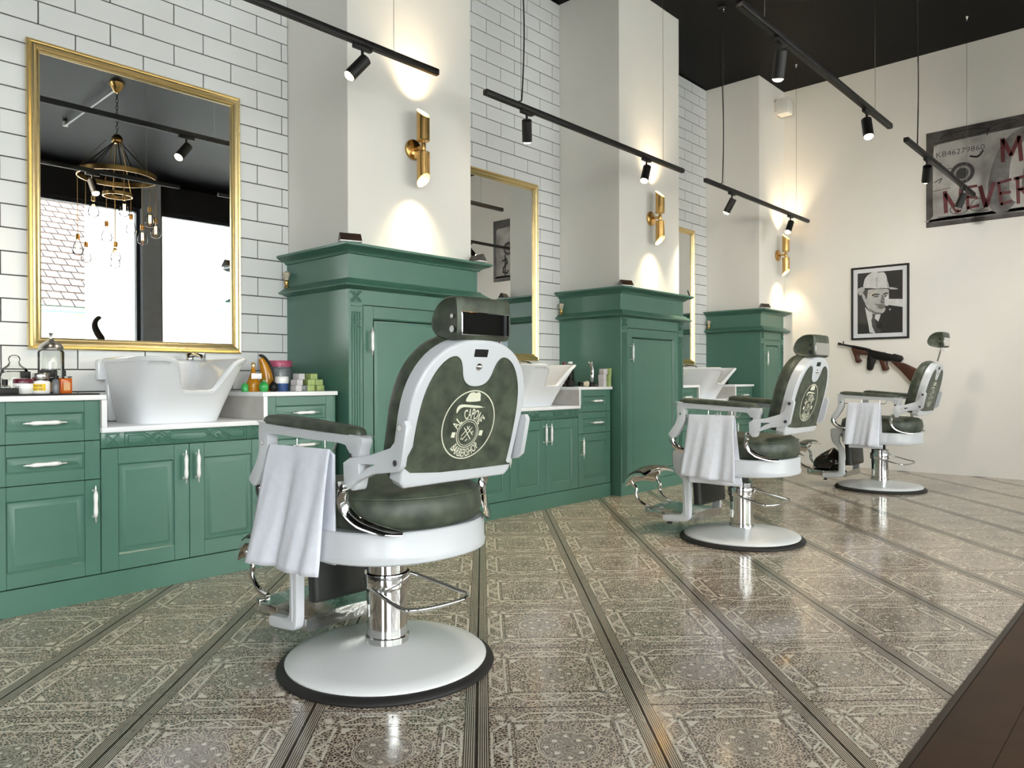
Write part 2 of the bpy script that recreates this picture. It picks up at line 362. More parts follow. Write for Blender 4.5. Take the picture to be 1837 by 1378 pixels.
# floor: patterned tiles laid on the diagonal
FT = .448; FO = Vector((1.4198, 1.4446)); E1 = Vector((math.cos(-PI/4), math.sin(-PI/4))); E2 = Vector((math.cos(PI/4), math.sin(PI/4)))
def quad(V, F, I, p, q, wd, mi, z=.0004):
    p, q = Vector(p), Vector(q); d = (q-p).normalized(); n_ = Vector((-d.y, d.x))*wd/2; p = p-d*wd*.35; q = q+d*wd*.35
    o = len(V); V += [((c.x-.5)*FT, (c.y-.5)*FT, z) for c in (p-n_, q-n_, q+n_, p+n_)]; F.append((o, o+1, o+2, o+3)); I.append(mi)
def poly(V, F, I, pts, mi, z=.0004):
    o = len(V); V += [((x-.5)*FT, (y-.5)*FT, z) for x, y in pts]; F.append(tuple(range(o, o+len(pts)))); I.append(mi)
def floor_mesh():
    h = FT/2-.0032; V = [(-h, -h, -.004), (h, -h, -.004), (h, h, -.004), (-h, h, -.004), (-h, -h, 0), (h, -h, 0), (h, h, 0), (-h, h, 0)]
    F = [(4, 5, 6, 7)]+[(i, (i+1) % 4, 4+(i+1) % 4, 4+i) for i in range(4)]; I = [0]*5
    e = .004
    for s in (0, 1):                                            # striped bands along two sides
        f = (lambda x: x) if s == 0 else (lambda x: 1-x)
        poly(V, F, I, [(f(e), e), (f(.072), e), (f(.072), 1-e), (f(e), 1-e)][::1 if s == 0 else -1], 2, .0002)
        for x in (.014, .026, .038, .050, .062): quad(V, F, I, (f(x), e), (f(x), 1-e), .0035, 1)
        for i in range(22): quad(V, F, I, (f(.0675), .02+i*.0445), (f(.0675), .042+i*.0445), .006, 2, .0005)
    def R(pt, k):
        x, y = pt[0]-.5, pt[1]-.5
        for _ in range(k): x, y = -y, x
        return (x+.5, y+.5)
    for k in range(4):                                          # trapezoid bands of the octagonal frame
        wd = .017 if k % 2 == 0 else .012
        wd2 = .015
        i0 = .185; o0 = .085
        for a, c in (((i0+.012, i0), (1-i0-.012, i0)), ((.31, o0), (.69, o0)), ((i0+.012, i0), (.31, o0)), ((.69, o0), (1-i0-.012, i0)),
                     ((.405, i0), (.5, o0+.01)), ((.595, i0), (.5, o0+.01))): quad(V, F, I, R(a, k), R(c, k), wd2, 1)
        for a, c in (((.375, i0), (.47, o0)), ((.625, i0), (.53, o0))): quad(V, F, I, R(a, k), R(c, k), .006, 1)
        for a, c in (((i0+.02, i0+.03), (1-i0-.02, i0+.03)), ((.33, o0+.022), (.44, o0+.022)), ((.56, o0+.022), (.67, o0+.022))): quad(V, F, I, R(a, k), R(c, k), .004, 2)
        # leaves in the corners, inside and outside the frame
        poly(V, F, I, [R(q, k) for q in ((.10, .105), (.155, .115), (.175, .16), (.125, .15))], 1)
        poly(V, F, I, [R(q, k) for q in ((.12, .20), (.16, .19), (.15, .235))], 1); poly(V, F, I, [R(q, k) for q in ((.20, .12), (.235, .15), (.19, .16))], 1)
        poly(V, F, I, [R(q, k) for q in ((.225, .225), (.30, .235), (.235, .30))], 1)
        # petals of the medallion
        for r0, r1, da in ((.075, .115, .20), (.10, .14, .13)):
            a = k*PI/2+(PI/4 if r0 < .09 else 0)
            pt = lambda r, q: (.5+r*math.cos(q), .5+r*math.sin(q))
            poly(V, F, I, [pt(r0, a), pt((r0+r1)/2, a-da), pt(r1, a), pt((r0+r1)/2, a+da)], 1)
    for r, wd in ((.158, .004), (.170, .005)):
        for i in range(28):
            a, c = 2*PI*i/28, 2*PI*(i+1)/28; quad(V, F, I, (.5+r*math.cos(a), .5+r*math.sin(a)), (.5+r*math.cos(c), .5+r*math.sin(c)), wd, 1)
    poly(V, F, I, [(.5+.011*math.cos(i*PI/5), .5+.011*math.sin(i*PI/5)) for i in range(10)], 2, .0006)
    me = bpy.data.meshes.new('floor_tile'); me.from_pydata(V, [], F); [me.materials.append(MT[k]) for k in ('glaze', 'cream_ink', 'dark_ink')]
    me.polygons.foreach_set('material_index', I); return me
fme = floor_mesh(); EDGE = .505
far = MB(); nfl = 0
for i in range(-14, 16):
    for j in range(-8, 18):
        c = FO+FT*((i+.5)*E1+(j+.5)*E2); cs = [c+FT*(a*E1+d*E2) for a in (-.5, .5) for d in (-.5, .5)]
        if max(q.y for q in cs) < EDGE+.01 or min(q.y for q in cs) > YB+.25 or max(q.x for q in cs) < .2 or min(q.x for q in cs) > XB or c.x > XB+.2 or c.x < -.6: continue
        mw = Matrix(((E1.x, E2.x, 0, c.x), (E1.y, E2.y, 0, c.y), (0, 0, 1, 0), (0, 0, 0, 1)))
        me = fme
        cut = []
        if min(q.y for q in cs) < EDGE: cut.append(((0, EDGE, 0), (0, -1, 0)))
        if max(q.x for q in cs) > XB: cut.append(((XB, 0, 0), (1, 0, 0)))
        if cut:
            bb = bmesh.new(); bb.from_mesh(fme)
            for co, no in cut:
                bmesh.ops.bisect_plane(bb, geom=bb.verts[:]+bb.edges[:]+bb.faces[:], plane_co=mw.inverted() @ Vector(co), plane_no=mw.to_3x3().inverted() @ Vector(no), clear_outer=True)
            if not bb.faces: bb.free(); continue
            me = fme.copy(); bb.to_mesh(me); bb.free()
        o = link('floor_tile', me, floor); o.matrix_world = mw; nfl += 1
print('floor tiles', nfl)
b = MB(); b.box(XL, XB, EDGE-.018, EDGE, -.004, .002, bev=.001); struct(b.build('trim_1', 'trim', smooth=0))
y = EDGE-.019
while y > YR+.05:
    for x0, x1 in ((XL, -.9), (-.9, 3.3), (3.3, XB)):
        b = MB(); b.box(x0+.001, x1-.001, max(y-.142, YR)+.002, y, -.004, 0, bev=.001); b.build('floorboard', 'wood_floor', floor, 0)
    y -= .142
# bare screed outside the tiled part on the left
b = MB(); b.box(XL, -.9, EDGE+.002, YW, -.004, 0); b.build('screed', 'floor_grout', floor, 0)


# ------------------------------------------------------------------ fitted furniture
def panel_front(w, h, t=.018, stile=.062, rail=None, raised=True):
    """framed door or drawer front: stiles, rails and a bevelled centre panel, lower-left at the origin, facing +z"""
    b = MB(); rail = rail or stile; g = .0007
    b.plate(rrect(0, stile-g, 0, h, .0015, 1), t, bev=.0012, seg=1); b.plate(rrect(w-stile+g, w, 0, h, .0015, 1), t, bev=.0012, seg=1)
    b.plate(rrect(stile, w-stile, 0, rail, .001, 1), t-.0006, bev=.0012, seg=1); b.plate(rrect(stile, w-stile, h-rail, h, .001, 1), t-.0006, bev=.0012, seg=1)
    rings = []
    for d, z in ((0, t-.004), (.006, t-.010), (.012, t-.010), (.026, t-.003), (.030, t-.003)):
        x0, x1, y0, y1 = stile+d, w-stile-d, rail+d, h-rail-d; rings.append([(x0, y0, z), (x1, y0, z), (x1, y1, z), (x0, y1, z)])
    b.loft(rings, cap0=False); b.add([(stile, rail, 0), (w-stile, rail, 0), (w-stile, h-rail, 0), (stile, h-rail, 0)], [(0, 3, 2, 1)])
    return b
def place(b, M_):
    b.V = [tuple(M_ @ Vector(v)) for v in b.V]; return b
def handle_mb(c, vertical, L=.150):
    """porcelain grip between two chrome posts and finials, centre c on the front surface, facing +z"""
    b = MB(); hz = .028; k = L/.15
    ax = (lambda s, z: (c[0], c[1]+s, z)) if vertical else (lambda s, z: (c[0]+s, c[1], z))
    Mx = Matrix.Translation((c[0], c[1], hz)) @ (Matrix.Rotation(-PI/2, 4, 'X') if vertical else Matrix.Rotation(PI/2, 4, 'Y'))
    b.lathe([(.0052, -.047*k), (.0078, -.044*k), (.0088, -.03*k), (.0072, 0), (.0088, .03*k), (.0078, .044*k), (.0052, .047*k)], 12, mi=0, M=Mx)
    for s in (-1, 1):
        b.lathe([(.0065, s*.047*k), (.0065, s*.051*k), (.0035, s*.055*k), (.0032, s*.066*k), (.0008, s*.076*k)], 10, mi=1, M=Mx)
        b.tube([ax(s*.053*k, hz), ax(s*.053*k, .012), ax(s*.053*k, 0)], [.003, .0032, .0062], 8, 1)
    return b
def front(parent, name, x0, x1, z0, z1, y, hc=None, vert=False, stile=.062, rail=None):
    o = place(panel_front(x1-x0, z1-z0, stile=stile, rail=rail), Matrix.Translation((x0, y+.018, z0)) @ FRONT(0, 0, 0)).build(name, 'green', parent, 30)
    if hc: place(handle_mb(hc, vert), Matrix.Translation((0, y, 0)) @ FRONT(0, 0, 0)).build('handle', ['porcelain', 'bright_metal'], o, 50)
    return o
def drawer_cabinet(off, x0, x1, door_left, label, hs):
    t = thing('drawer_cabinet', label, 'cabinet', (x0+off, YB, 0), 0, 'drawer cabinets beside the sinks')
    W = x1-x0
    b = MB(); y1 = YW-YB
    b.box(0, .016, .02, y1, .0, .818); b.box(W-.016, W, .02, y1, .0, .818); b.box(.016, W-.016, .024, .034, .103, .818, mi=1); b.box(.016, W-.016, .02, y1, .80, .818)
    b.build('carcass', ['green', 'dark_gap'], t, 0)
    b = MB(); b.box(0, W, 0, .018, 0, .1025, bev=.001); b.build('plinth', 'green', t, 0)
    g = .0018
    front(t, 'drawer', g, W-g, .656, .817, 0, (W/2+hs, .735), False, .058, .046)
    front(t, 'drawer', g, W-g, .497, .653, 0, (W/2+hs, .574), False, .058, .046)
    front(t, 'door', g, W-g, .1065, .494, 0, (W-.028 if door_left else .030, .397), True, .058, .056)
    return t
def frieze(W, h):
    """interlaced relief strips"""
    b = MB(); b.plate(rrect(0, W, 0, h, .001, 1), .018, bev=.001, seg=1)
    def line(pts, r=.0036): b.tube([(x*W, y*h, .0182) for x, y in pts], r, 6)
    A, Bm = .88, .12; a, c = .74, .26
    for m in (0, 1):
        f = (lambda x: x) if m == 0 else (lambda x: 1-x)
        x0, x1 = .025, .095
        for p in (((x0, A), (x1, A), (x1, Bm), (x0, Bm), (x0, A)), ((x0, A), (x1, Bm)), ((x0, Bm), (x1, A))): line([(f(x), y) for x, y in p])
        line([(f(x), y) for x, y in ((.29, .50), (.235, A), (.125, A), (.125, Bm), (.235, Bm), (.31, A*.94), (.335, .98-.06), (.39, .5))])
        line([(f(x), y) for x, y in ((.26, .47), (.23, a), (.145, a), (.145, c), (.222, c), (.30, .84), (.335, .70), (.37, .42))])
        line([(f(x), y) for x, y in ((.5, A), (.395, A), (.315, Bm), (.29, .08), (.27, .2))]); line([(f(x), y) for x, y in ((.5, a), (.405, a), (.33, .22), (.30, .36), (.325, .52))])
        line([(f(x), y) for x, y in ((.5, Bm), (.40, Bm), (.36, .3))]); line([(f(x), y) for x, y in ((.5, c), (.405, c), (.375, .42))])
    return b
def sink_cabinet(off, x0, x1, label):
    t = thing('sink_cabinet', label, 'cabinet', (x0+off, YB, 0), 0, 'cabinets under the wash basins')
    W = x1-x0; y1 = YW-YB; b = MB()
    b.box(0, .016, .02, y1, 0, .683); b.box(W-.016, W, .02, y1, 0, .683); b.box(.016, W-.016, .024, .034, .103, .683, mi=1); b.box(.016, W-.016, .02, y1, .665, .683)
    b.build('carcass', ['green', 'dark_gap'], t, 0)
    b = MB(); b.box(0, W, 0, .018, 0, .1025, bev=.001); b.build('plinth', 'green', t, 0)
    place(frieze(W-.004, .064), Matrix.Translation((.002, .018, .6195)) @ FRONT(0, 0, 0)).build('carved_rail', 'green', t, 50)
    m = W/2
    front(t, 'door', .0018, m-.0013, .1065, .6165, 0, (m-.026, .516), True, .066, .066)
    front(t, 'door', m+.0013, W-.0018, .1065, .6165, 0, (m+.030, .516), True, .066, .066)
    return t
POS = ['nearest bay', 'middle bay', 'farthest bay']
MIR = ['under the nearest gold mirror', 'under the middle gold mirror', 'under the farthest gold mirror']
for k in range(3):
    off = D*k
    drawer_cabinet(off, .70 if k == 0 else .722, 1.09, True, 'green two-drawer cabinet left of the basin '+MIR[k], -.01)
    sink_cabinet(off, 1.09, 1.82, 'green two-door cabinet with carved rail below the basin '+MIR[k])
    drawer_cabinet(off, 1.82, 2.222, False, 'green two-drawer cabinet right of the basin '+MIR[k], .01)
    t = thing('countertop', 'white stepped countertop carrying the basin '+MIR[k], 'countertop', (off, YB, .684), 0, 'stepped countertops')
    d = YW-YB-.001
    b = MB(); b.box(1.089, 1.823, -.02, d, 0, .022, bev=.002); b.build('lower_slab', 'stone', t, 30)
    b = MB(); b.box(.70 if k == 0 else .722, 1.108, -.02, d, .135, .156, bev=.002); b.build('raised_slab', 'stone', t, 30)
    b = MB(); b.box(1.800, 2.222, -.02, d, .135, .156, bev=.002); b.build('raised_slab', 'stone', t, 30)
    for xa in (1.089, 1.804):
        b = MB(); b.box(xa, xa+.019, -.02, d, .0225, .1345); b.build('side_panel', 'marble', t, 0)
        b = MB(); b.box(xa-.0005, xa+.0195, -.021, -.0202, .0225, .1345); b.build('edge_strip', 'stone', t, 0)

# tall cabinets clad the pillars
def molding(prof, x0, x1, yf, yb, both=True):
    b = MB(); rows = []
    for o, z in prof: rows.append([(x0-o, yb, z), (x0-o, yf-o, z), (x1+o*both, yf-o, z), (x1+o*both, yb, z)])
    b.loft(rows, cap0=False, cap1=False, closed=False); return b
CROWN = [(0, 1.553), (.010, 1.555), (.014, 1.562), (.030, 1.572), (.050, 1.578), (.060, 1.586), (.066, 1.588), (.066, 1.598), (0, 1.598)]
LEDGE = [(0, 1.371), (.016, 1.375), (.030, 1.381), (.052, 1.385), (.056, 1.392), (.048, 1.397), (.020, 1.418), (.012, 1.428), (0, 1.430)]
def tall_cabinet(k):
    off = D*k; x0 = 2.252+off; x1 = 3.187+off if k < 2 else XB-.07
    W = x1-x0
    t = thing('tall_cabinet', ['tall green cabinet around the nearest pillar, behind the nearest barber chair', 'tall green cabinet around the middle pillar, between the near and middle chairs', 'tall green cabinet around the farthest pillar, in the corner by the end wall'][k], 'cabinet', (x0, YT, 0), 0, 'tall green pillar cabinets')
    yb = YW-YT-.002; d = .012
    b = MB(); b.box(0, d, .012, yb, 0, 1.598); b.build('side_panel', 'green', t, 0)
    if k < 2: b = MB(); b.box(W-.025, W, .012, yb, 0, 1.598); b.build('side_panel', 'green', t, 0)
    # face frame with a door opening
    p = .088 if k < 2 else .07; zb, zt = .09, 1.293
    b = MB(); b.plate([(0, 0), (W, 0), (W, 1.598), (0, 1.598)], .010, holes=[rrect(p, W-p, zb, zt, .008, 2)], bev=.0015, M=Matrix.Translation((0, .012, 0)) @ FRONT(0, 0, 0), seg=1)
    b.box(p-.004, W-p+.004, .0125, .0145, zb-.004, zt+.004, mi=1); b.build('face_frame', ['green', 'dark_gap'], t, 30)
    # door
    g = .0035; w, h = W-2*p-2*g, zt-zb-2*g
    dr = place(panel_front(w, h, .010, .064 if k < 2 else .05), Matrix.Translation((p+g, .012, zb+g)) @ FRONT(0, 0, 0)).build('door', 'green', t, 30)
    place(handle_mb((p+.042, 1.102), True), Matrix.Translation((0, .002, 0)) @ FRONT(0, 0, 0)).build('handle', ['porcelain', 'bright_metal'], dr, 50)
    # fluted pilasters with carved crosses
    for xa in (.010, W-p+.004):
        b = MB(); wp = p-.016
        for i in range(4): b.box(xa+wp*(.12+.22*i), xa+wp*(.12+.22*i)+wp*.10, -.003, .002, .10, 1.255, bev=.001)
        for zc, hh in ((1.335, .05), (1.195, .05)):
            for s in (-1, 1):
                for q in (-.007, .007): b.tube([(xa+wp*.15+q, -.0035, zc-s*hh*.5), (xa+wp*.85+q, -.0035, zc+s*hh*.5)], .0028, 6)
        for zc in (1.365, 1.305, 1.285): b.box(xa+wp*.1, xa+wp*.9, -.003, .002, zc-.003, zc+.003, bev=.001)
        b.build('pilaster_carving', 'green', t, 30)
    molding(LEDGE, 0, W, 0, yb).build('ledge_moulding', 'green', t, 30)
    molding(CROWN, 0, W, 0, yb).build('crown_moulding', 'green', t, 30)
    c0, c1 = COLS[k]
    b = MB(); b.box(-.06, W+.06, -.06, .021, 1.5985, 1.6015); b.box(-.06, c0-x0-.002, .021, yb, 1.5985, 1.6015)
    if k < 2: b.box(c1-x0+.002, W+.06, .021, yb, 1.5985, 1.6015)
    b.build('top_board', 'green', t, 0); return t
for k in range(3): tall_cabinet(k)

# gold framed mirrors
def mirror(k):
    x0, x1, z0, z1 = .964+D*k, 1.963+D*k, 1.040, 2.422
    t = thing('wall_mirror', ['large gold framed mirror nearest the camera, reflecting the chandelier', 'gold framed mirror between the nearest and middle pillars', 'gold framed mirror between the middle and farthest pillars'][k], 'mirror', ((x0+x1)/2, YW-.008, z0), 0, 'gold framed wall mirrors')
    W, Hh = (x1-x0)/2, z1-z0
    prof = [(0, 0), (.0, .022), (.006, .030), (.012, .026), (.018, .034), (.026, .036), (.036, .030), (.040, .022), (.046, .024), (.053, .016), (.053, .004)]
    rows = []
    for i, z in prof: rows.append([(-W+i, -z, i), (W-i, -z, i), (W-i, -z, Hh-i), (-W+i, -z, Hh-i)])
    b = MB(); b.loft(rows, cap0=False, cap1=False); b.build('frame', 'gold', t, 35)
    b = MB(); i = .050; b.box(-W+i, W-i, -.010, -.004, i, Hh-i); b.build('mirror_glass', 'mirror', t, 0)
for k in range(3): mirror(k)

# backwash basins
def basin_mesh():
    n = 128; cx = 0.0
    def outer(a, h):
        c, s = math.cos(a), math.sin(a)
        hw = .186+.062*h; yf = 3.372-.196*h**1.15; yb_ = 3.725+.02*h
        yc = (yf+yb_)/2; hy = (yb_-yf)/2; pw = 4.6 if s < 0 else 6
        r = (abs(c)**pw+abs(s)**pw)**(-1/pw)
        return Vector((hw*r*c, yc+hy*r*s, .7065+.29*h))
    def rim(a):
        p = outer(a, 1)
        if math.sin(a) > -.2: return 1.0
        s = abs(p.x-.030)/.128
        if s >= 1.35: return 1.0
        d = 1/(1+(s/.86)**9)
        return 1.0-.50*d
    rows = []
    A = [2*PI*(i+.5)/n for i in range(n)]
    for f in (0, .04, .25, .5, .75, .9, .965): rows.append([tuple(outer(a, f*(rim(a)-.02) if f > .04 else f)) for a in A])
    def inw(a, h, d):
        p = outer(a, h); q = Vector((cx, 3.50, p.z)); v = (q-p); return p+v.normalized()*d
    for dz, d in ((-.016, -.006), (-.002, -.004), (.004, .008), (.002, .020), (-.012, .030)):
        rows.append([tuple(inw(a, rim(a)+dz/.29, d)) for a in A])
    for f, d in ((.8, .035), (.5, .05), (.3, .075), (.2, .13)):
        rows.append([tuple(inw(a, max(.16, rim(a)*f+.03), min(d, .9*((outer(a, .3)-Vector((0, 3.5, outer(a, .3).z))).length)))) for a in A])
    b = MB(); b.loft(rows); return b
bm0 = basin_mesh()
basins = []
for k in range(3):
    lab = ['white ceramic backwash basin below the nearest gold mirror', 'white ceramic backwash basin below the middle gold mirror', 'white ceramic backwash basin below the farthest gold mirror'][k]
    if k == 0:
        t = thing('wash_basin', lab, 'basin', (1.463, 3.55, .7065), 0, 'backwash basins')
        BO = Matrix.Translation((0, -3.55, -.7065)); place(bm0, BO).build('bowl', 'ceramic', t, 60)
        b = MB(); b.box(-.235, .235, 3.752, 3.795, .90, .996, bev=.01); b.box(-.20, .20, 3.735, 3.775, .7065, .91, bev=.012); place(b, BO).build('back_ledge', 'ceramic', t, 40)
        b = MB(); b.lathe([(.0, .80), (.022, .80), (.024, .803), (.012, .806), (0, .8065)], 16, (.03, 3.52, -.035)); place(b, BO).build('drain', 'chrome', t, 40)
        f = MB(); f.lathe([(.024, .996), (.024, 1.0), (.018, 1.004), (.017, 1.03), (.012, 1.036)], 16, (.20, 3.765, 0)); f.tube(smooth_path([(.20, 3.765, 1.02), (.2, 3.70, 1.026), (.2, 3.64, 1.018), (.2, 3.62, 1.004)], 5), .010, 10)
        f.plate(rrect(0, .075, -.009, .009, .006), .006, bev=.002, M=Matrix.Translation((.205, 3.765, 1.034)))
        place(f, BO).build('tap', 'chrome', t, 40); basins.append(t)
    else: basins.append(dup(basins[0], (1.463+D*k, 3.55, .7065), lab))

# ------------------------------------------------------------------ barber chairs (local axes: x right, y the way the sitter faces, z up)
def dring(z, rb, w, yfr, n=48, inset=0, yc=0):
    """plan of the seat: round behind, squarish in front"""
    o = []
    for i in range(n):
        a = 2*PI*i/n; c, s = math.cos(a), math.sin(a)
        if s < 0: r = (abs(c)**2.3+abs(s)**2.3)**(-1/2.3); o.append(((w-inset)*r*c, yc+(rb-inset)*r*s, z))
        else: r = (abs(c)**4+abs(s)**4)**(-1/4); o.append(((w-inset)*r*c, yc+(yfr-inset)*r*s, z))
    return o
BK = Matrix(((1, 0, 0, 0), (0, .966, -.258, 0), (0, .258, .966, 0), (0, 0, 0, 1)))
BACK = Matrix.Translation((0, -.330, .604)) @ Matrix(((1, 0, 0, 0), (0, -.258, -.966, 0), (0, .966, -.258, 0), (0, 0, 0, 1)))   # x across, y up the back, z out behind
def arch(w, top, sh, n=2.5, low=0, r=.018, wl=None, m=14):
    """outline: flat foot, straight sides, arched top"""
    wl = wl or w; o = [(-wl+r, low), (wl-r, low), (wl, low+r)]
    for i in range(m*2+1):
        a = PI*i/(2*m); c, s = math.cos(a), math.sin(a)
        o.append((math.copysign(abs(c)**(2/n), c)*w, sh+(top-sh)*abs(s)**(2/n)))
    return o+[(-wl, low+r)]
def make_chair(label):
    t = thing('barber_chair', label, 'chair', (0, 0, 0), 0, 'barber chairs facing the mirrors')
    # base, column, pump
    b = MB(); b.lathe([(0, .001), (.338, .001), (.340, .006), (.336, .014), (.318, .022), (.30, .022), (0, .020)], 64); b.build('base_ring', 'rubber', t, 40)
    b = MB(); b.lathe([(.314, .0215), (.315, .027), (.306, .034), (.27, .041), (.18, .054), (.10, .066), (.07, .072), (0, .072)], 64, cap0=False); b.build('base_plate', 'enamel_lightened', t, 50)
    b = MB(); b.lathe([(.069, .066), (.069, .090), (.066, .093), (.064, .093), (.064, .318), (.060, .322), (.044, .322)], 40, cap1=False); b.build('column', 'chrome', t, 35)
    b = MB(); b.lathe([(.040, .318), (.040, .380)], 24); b.build('piston', 'black', t, 40)
    pm = smooth_path([(-.050, .055, .262), (-.066, .0, .250), (-.070, -.08, .232), (-.062, -.155, .213), (-.03, -.185, .210), (.04, -.21, .212), (.125, -.225, .218), (.155, -.205, .224), (.145, -.17, .231), (.115, -.10, .252), (.078, -.035, .272), (.050, .03, .280)], 5)
    b = MB(); b.tube(pm, .0062, 10); b.lathe([(.072, .245), (.073, .25), (.073, .285), (.072, .29)], 32, cap0=False, cap1=False); b.build('pump_lever', 'chrome', t, 60)
    b = MB(); b.box(-.17, .17, -.02, .02, .362, .380, bev=.003); b.box(-.03, .03, -.19, .16, .366, .380, bev=.003); b.build('seat_bearer', 'black', t, 30)
    # seat
    Rr = lambda z, d: dring(z, .305, .287, .245, inset=d)
    b = MB(); b.loft([Rr(.382, .03), Rr(.379, .005), Rr(.384, -.002), Rr(.398, -.004), Rr(.406, 0), Rr(.468, 0), Rr(.472, .004), Rr(.472, .03)]); b.build('seat_apron', 'enamel', t, 35)
    Cc = lambda z, d: dring(z, .300, .262, .262, inset=d, yc=-.005)
    b = MB(); b.loft([Cc(.470, .03), Cc(.473, .016), Cc(.488, .003), Cc(.515, -.004), Cc(.545, .0), Cc(.566, .010), Cc(.580, .030), Cc(.586, .07), Cc(.590, .14)]); b.build('seat_cushion', 'leather', t, 60)
    b = MB(); b.tube([dring(.563, .300, .262, .262, inset=.006, yc=-.005)[i] for i in range(48)], .0035, 6, loop=True); b.build('seat_piping', 'leather', t, 60)
    # back: enamel shell, padded front, upholstered rear panel with the shop badge
    oc = arch(.222, .418, .20, 2.35, wl=.214)
    b = MB(); b.plate(oc, .046, bev=.009, M=BACK @ Matrix.Translation((0, 0, -.046)), seg=3); b.build('back_shell', 'enamel', t, 40)
    b = MB(); rings = []
    for d, z in ((.004, -.046), (-.001, -.060), (-.002, -.075), (.004, -.095), (.018, -.112), (.045, -.124), (.10, -.130)):
        rings.append([tuple(BACK @ Vector((x, y, z))) for x, y in arch(.220-d, .422-d, .20, 2.35, low=.012+d*.6, wl=.212-d, r=.02)])
    b.loft(rings); b.build('back_cushion', 'leather', t, 60)
    lobe = [(-.178, .038), (.178, .038), (.186, .048), (.190, .12), (.189, .20), (.181, .262), (.164, .310), (.140, .345), (.115, .364), (.092, .369), (.074, .358), (.064, .337), (.058, .318), (.047, .300), (.028, .288), (0, .284)]
    left = [(-x, y) for x, y in lobe[::-1][1:] if y > .04 and x > 0]
    po = sp2(lobe[1:]+left, 3)
    b = MB(); b.plate(po, .0022, bev=.0008, M=BACK, seg=1); b.build('rear_panel', 'leather', t, 30)
    b = MB(); b.tube([tuple(BACK @ Vector((x, y, .001))) for x, y in po], .0022, 6, loop=True); b.build('panel_trim', 'leather', t, 60)
    b = MB(); b.plate(rrect(-.026, .026, .370, .392, .001, 1), .0008, M=BACK); b.build('headrest_slot', 'black', t, 0)
    b = MB(); b.lathe([(.011, 0), (.011, .002), (.008, .006), (.003, .009), (0, .0095)], 16, M=BACK @ Matrix.Translation((0, .342, 0)), cap0=False); b.build('height_knob', 'chrome', t, 50)
    # badge: ring, felt hat, lettering on arcs, inner ring with crossed tools
    b = MB(); Mb = BACK @ Matrix.Translation((0, .173, .0024)); b.M = Mb; Rb = .102
    def ring(r0, r1, n=48, c=(0, 0)):
        for i in range(n):
            a, e = 2*PI*i/n, 2*PI*(i+1)/n
            b.add([(c[0]+r*math.cos(q), c[1]+r*math.sin(q), .0002) for r, q in ((r0, a), (r1, a), (r1, e), (r0, e))], [(0, 1, 2, 3)])
    def pl(pts): b.add([(x, y, .0003) for x, y in pts], [tuple(range(len(pts)))])
    ring(Rb-.0035, Rb); IC = (0, -.026); ring(.040, .0425, c=IC); ring(.0345, .036, c=IC)
    pl(sp2([(-.028, .070), (-.024, .084), (-.016, .094), (-.002, .096), (.006, .093), (.016, .096), (.025, .090), (.027, .078), (.027, .070), (0, .068)], 3))
    
    pl(sp2([(-.058, .047), (-.052, .058), (-.036, .061), (0, .058), (.030, .055), (.047, .050), (.052, .051), (.030, .049), (0, .0505), (-.030, .053), (-.046, .048), (-.055, .036)], 3))
    def arc(text, r, hgt, a0, a1, flip=False):
        vs, fs = glyphs(text, 1, .012); x0 = min(v[0] for v in vs); x1 = max(v[0] for v in vs); y0 = min(v[1] for v in vs); y1 = max(v[1] for v in vs); o = []
        for x, y, z in vs:
            u = (x-x0)/(x1-x0); h = (y-y0)/(y1-y0)*hgt; a = math.radians(a0+(a1-a0)*u)
            rr = r+h if not flip else r+hgt-h
            o.append((IC[0]+rr*math.cos(a), IC[1]+rr*math.sin(a), .0003))
        b.add(o, fs)
    arc('AL', .044, .025, 162, 128); arc('CAPONE', .044, .030, 114, 34); arc('BARBERSHOP', .045, .025, 216, 324, True)
    for s in (-1, 1): pl([(s*.054-.008, -.034), (s*.054+.006, -.036), (s*.054+.008, -.020), (s*.054-.006, -.019)])
    for p, q in (((-.016, -.044), (.016, -.008)), ((.016, -.044), (-.016, -.008)), ((-.022, -.032), (.006, -.004)), ((.022, -.032), (-.006, -.004)), ((-.004, -.048), (.004, -.042))):
        v = Vector((q[0]-p[0], q[1]-p[1])).normalized(); nx, ny = -v.y*.0014, v.x*.0014; pl([(p[0]+nx, p[1]+ny), (q[0]+nx, q[1]+ny), (q[0]-nx, q[1]-ny), (p[0]-nx, p[1]-ny)])
    for c in ((.020, -.022), (-.020, -.040)): ring(.002, .0035, 10, c)
    bd = b.build('shop_badge', 'ink', t, 0); bd['label'] = 'cream round shop badge with a hat and lettering'
    # headrest: pad with a mirror plate behind it, on a flat bar
    pad = sp2([(-.443, 1.020), (-.443, 1.112), (-.425, 1.124), (-.385, 1.120), (-.350, 1.095), (-.334, 1.056), (-.342, 1.030), (-.368, 1.014), (-.41, 1.008)], 4)
    hr = MB(); yc_, zc_ = -.395, 1.066
    hr.loft([[(x, yc_+(y-yc_)*k, zc_+(z-zc_)*k) for y, z in pad] for x, k in ((-.098, .80), (-.104, .93), (-.098, 1.0), (-.06, 1.015), (0, 1.02), (.06, 1.015), (.098, 1.0), (.104, .93), (.098, .80))])
    h = hr.build('headrest', 'leather', t, 60)
    b = MB(); b.box(-.094, .094, -.4485, -.444, 1.019, 1.083, bev=.0015); b.build('mirror_plate', 'chrome', h, 30)['label'] = 'polished metal plate on the back of the headrest'
    b = MB(); b.box(-.091, .091, -.4496, -.4487, 1.0215, 1.0805); b.build('plate_glass', 'mirror', h, 0)
    b = MB(BACK); b.box(-.013, .013, .30, .475, -.030, -.020, bev=.002); b.build('headrest_bar', 'chrome', h, 40)
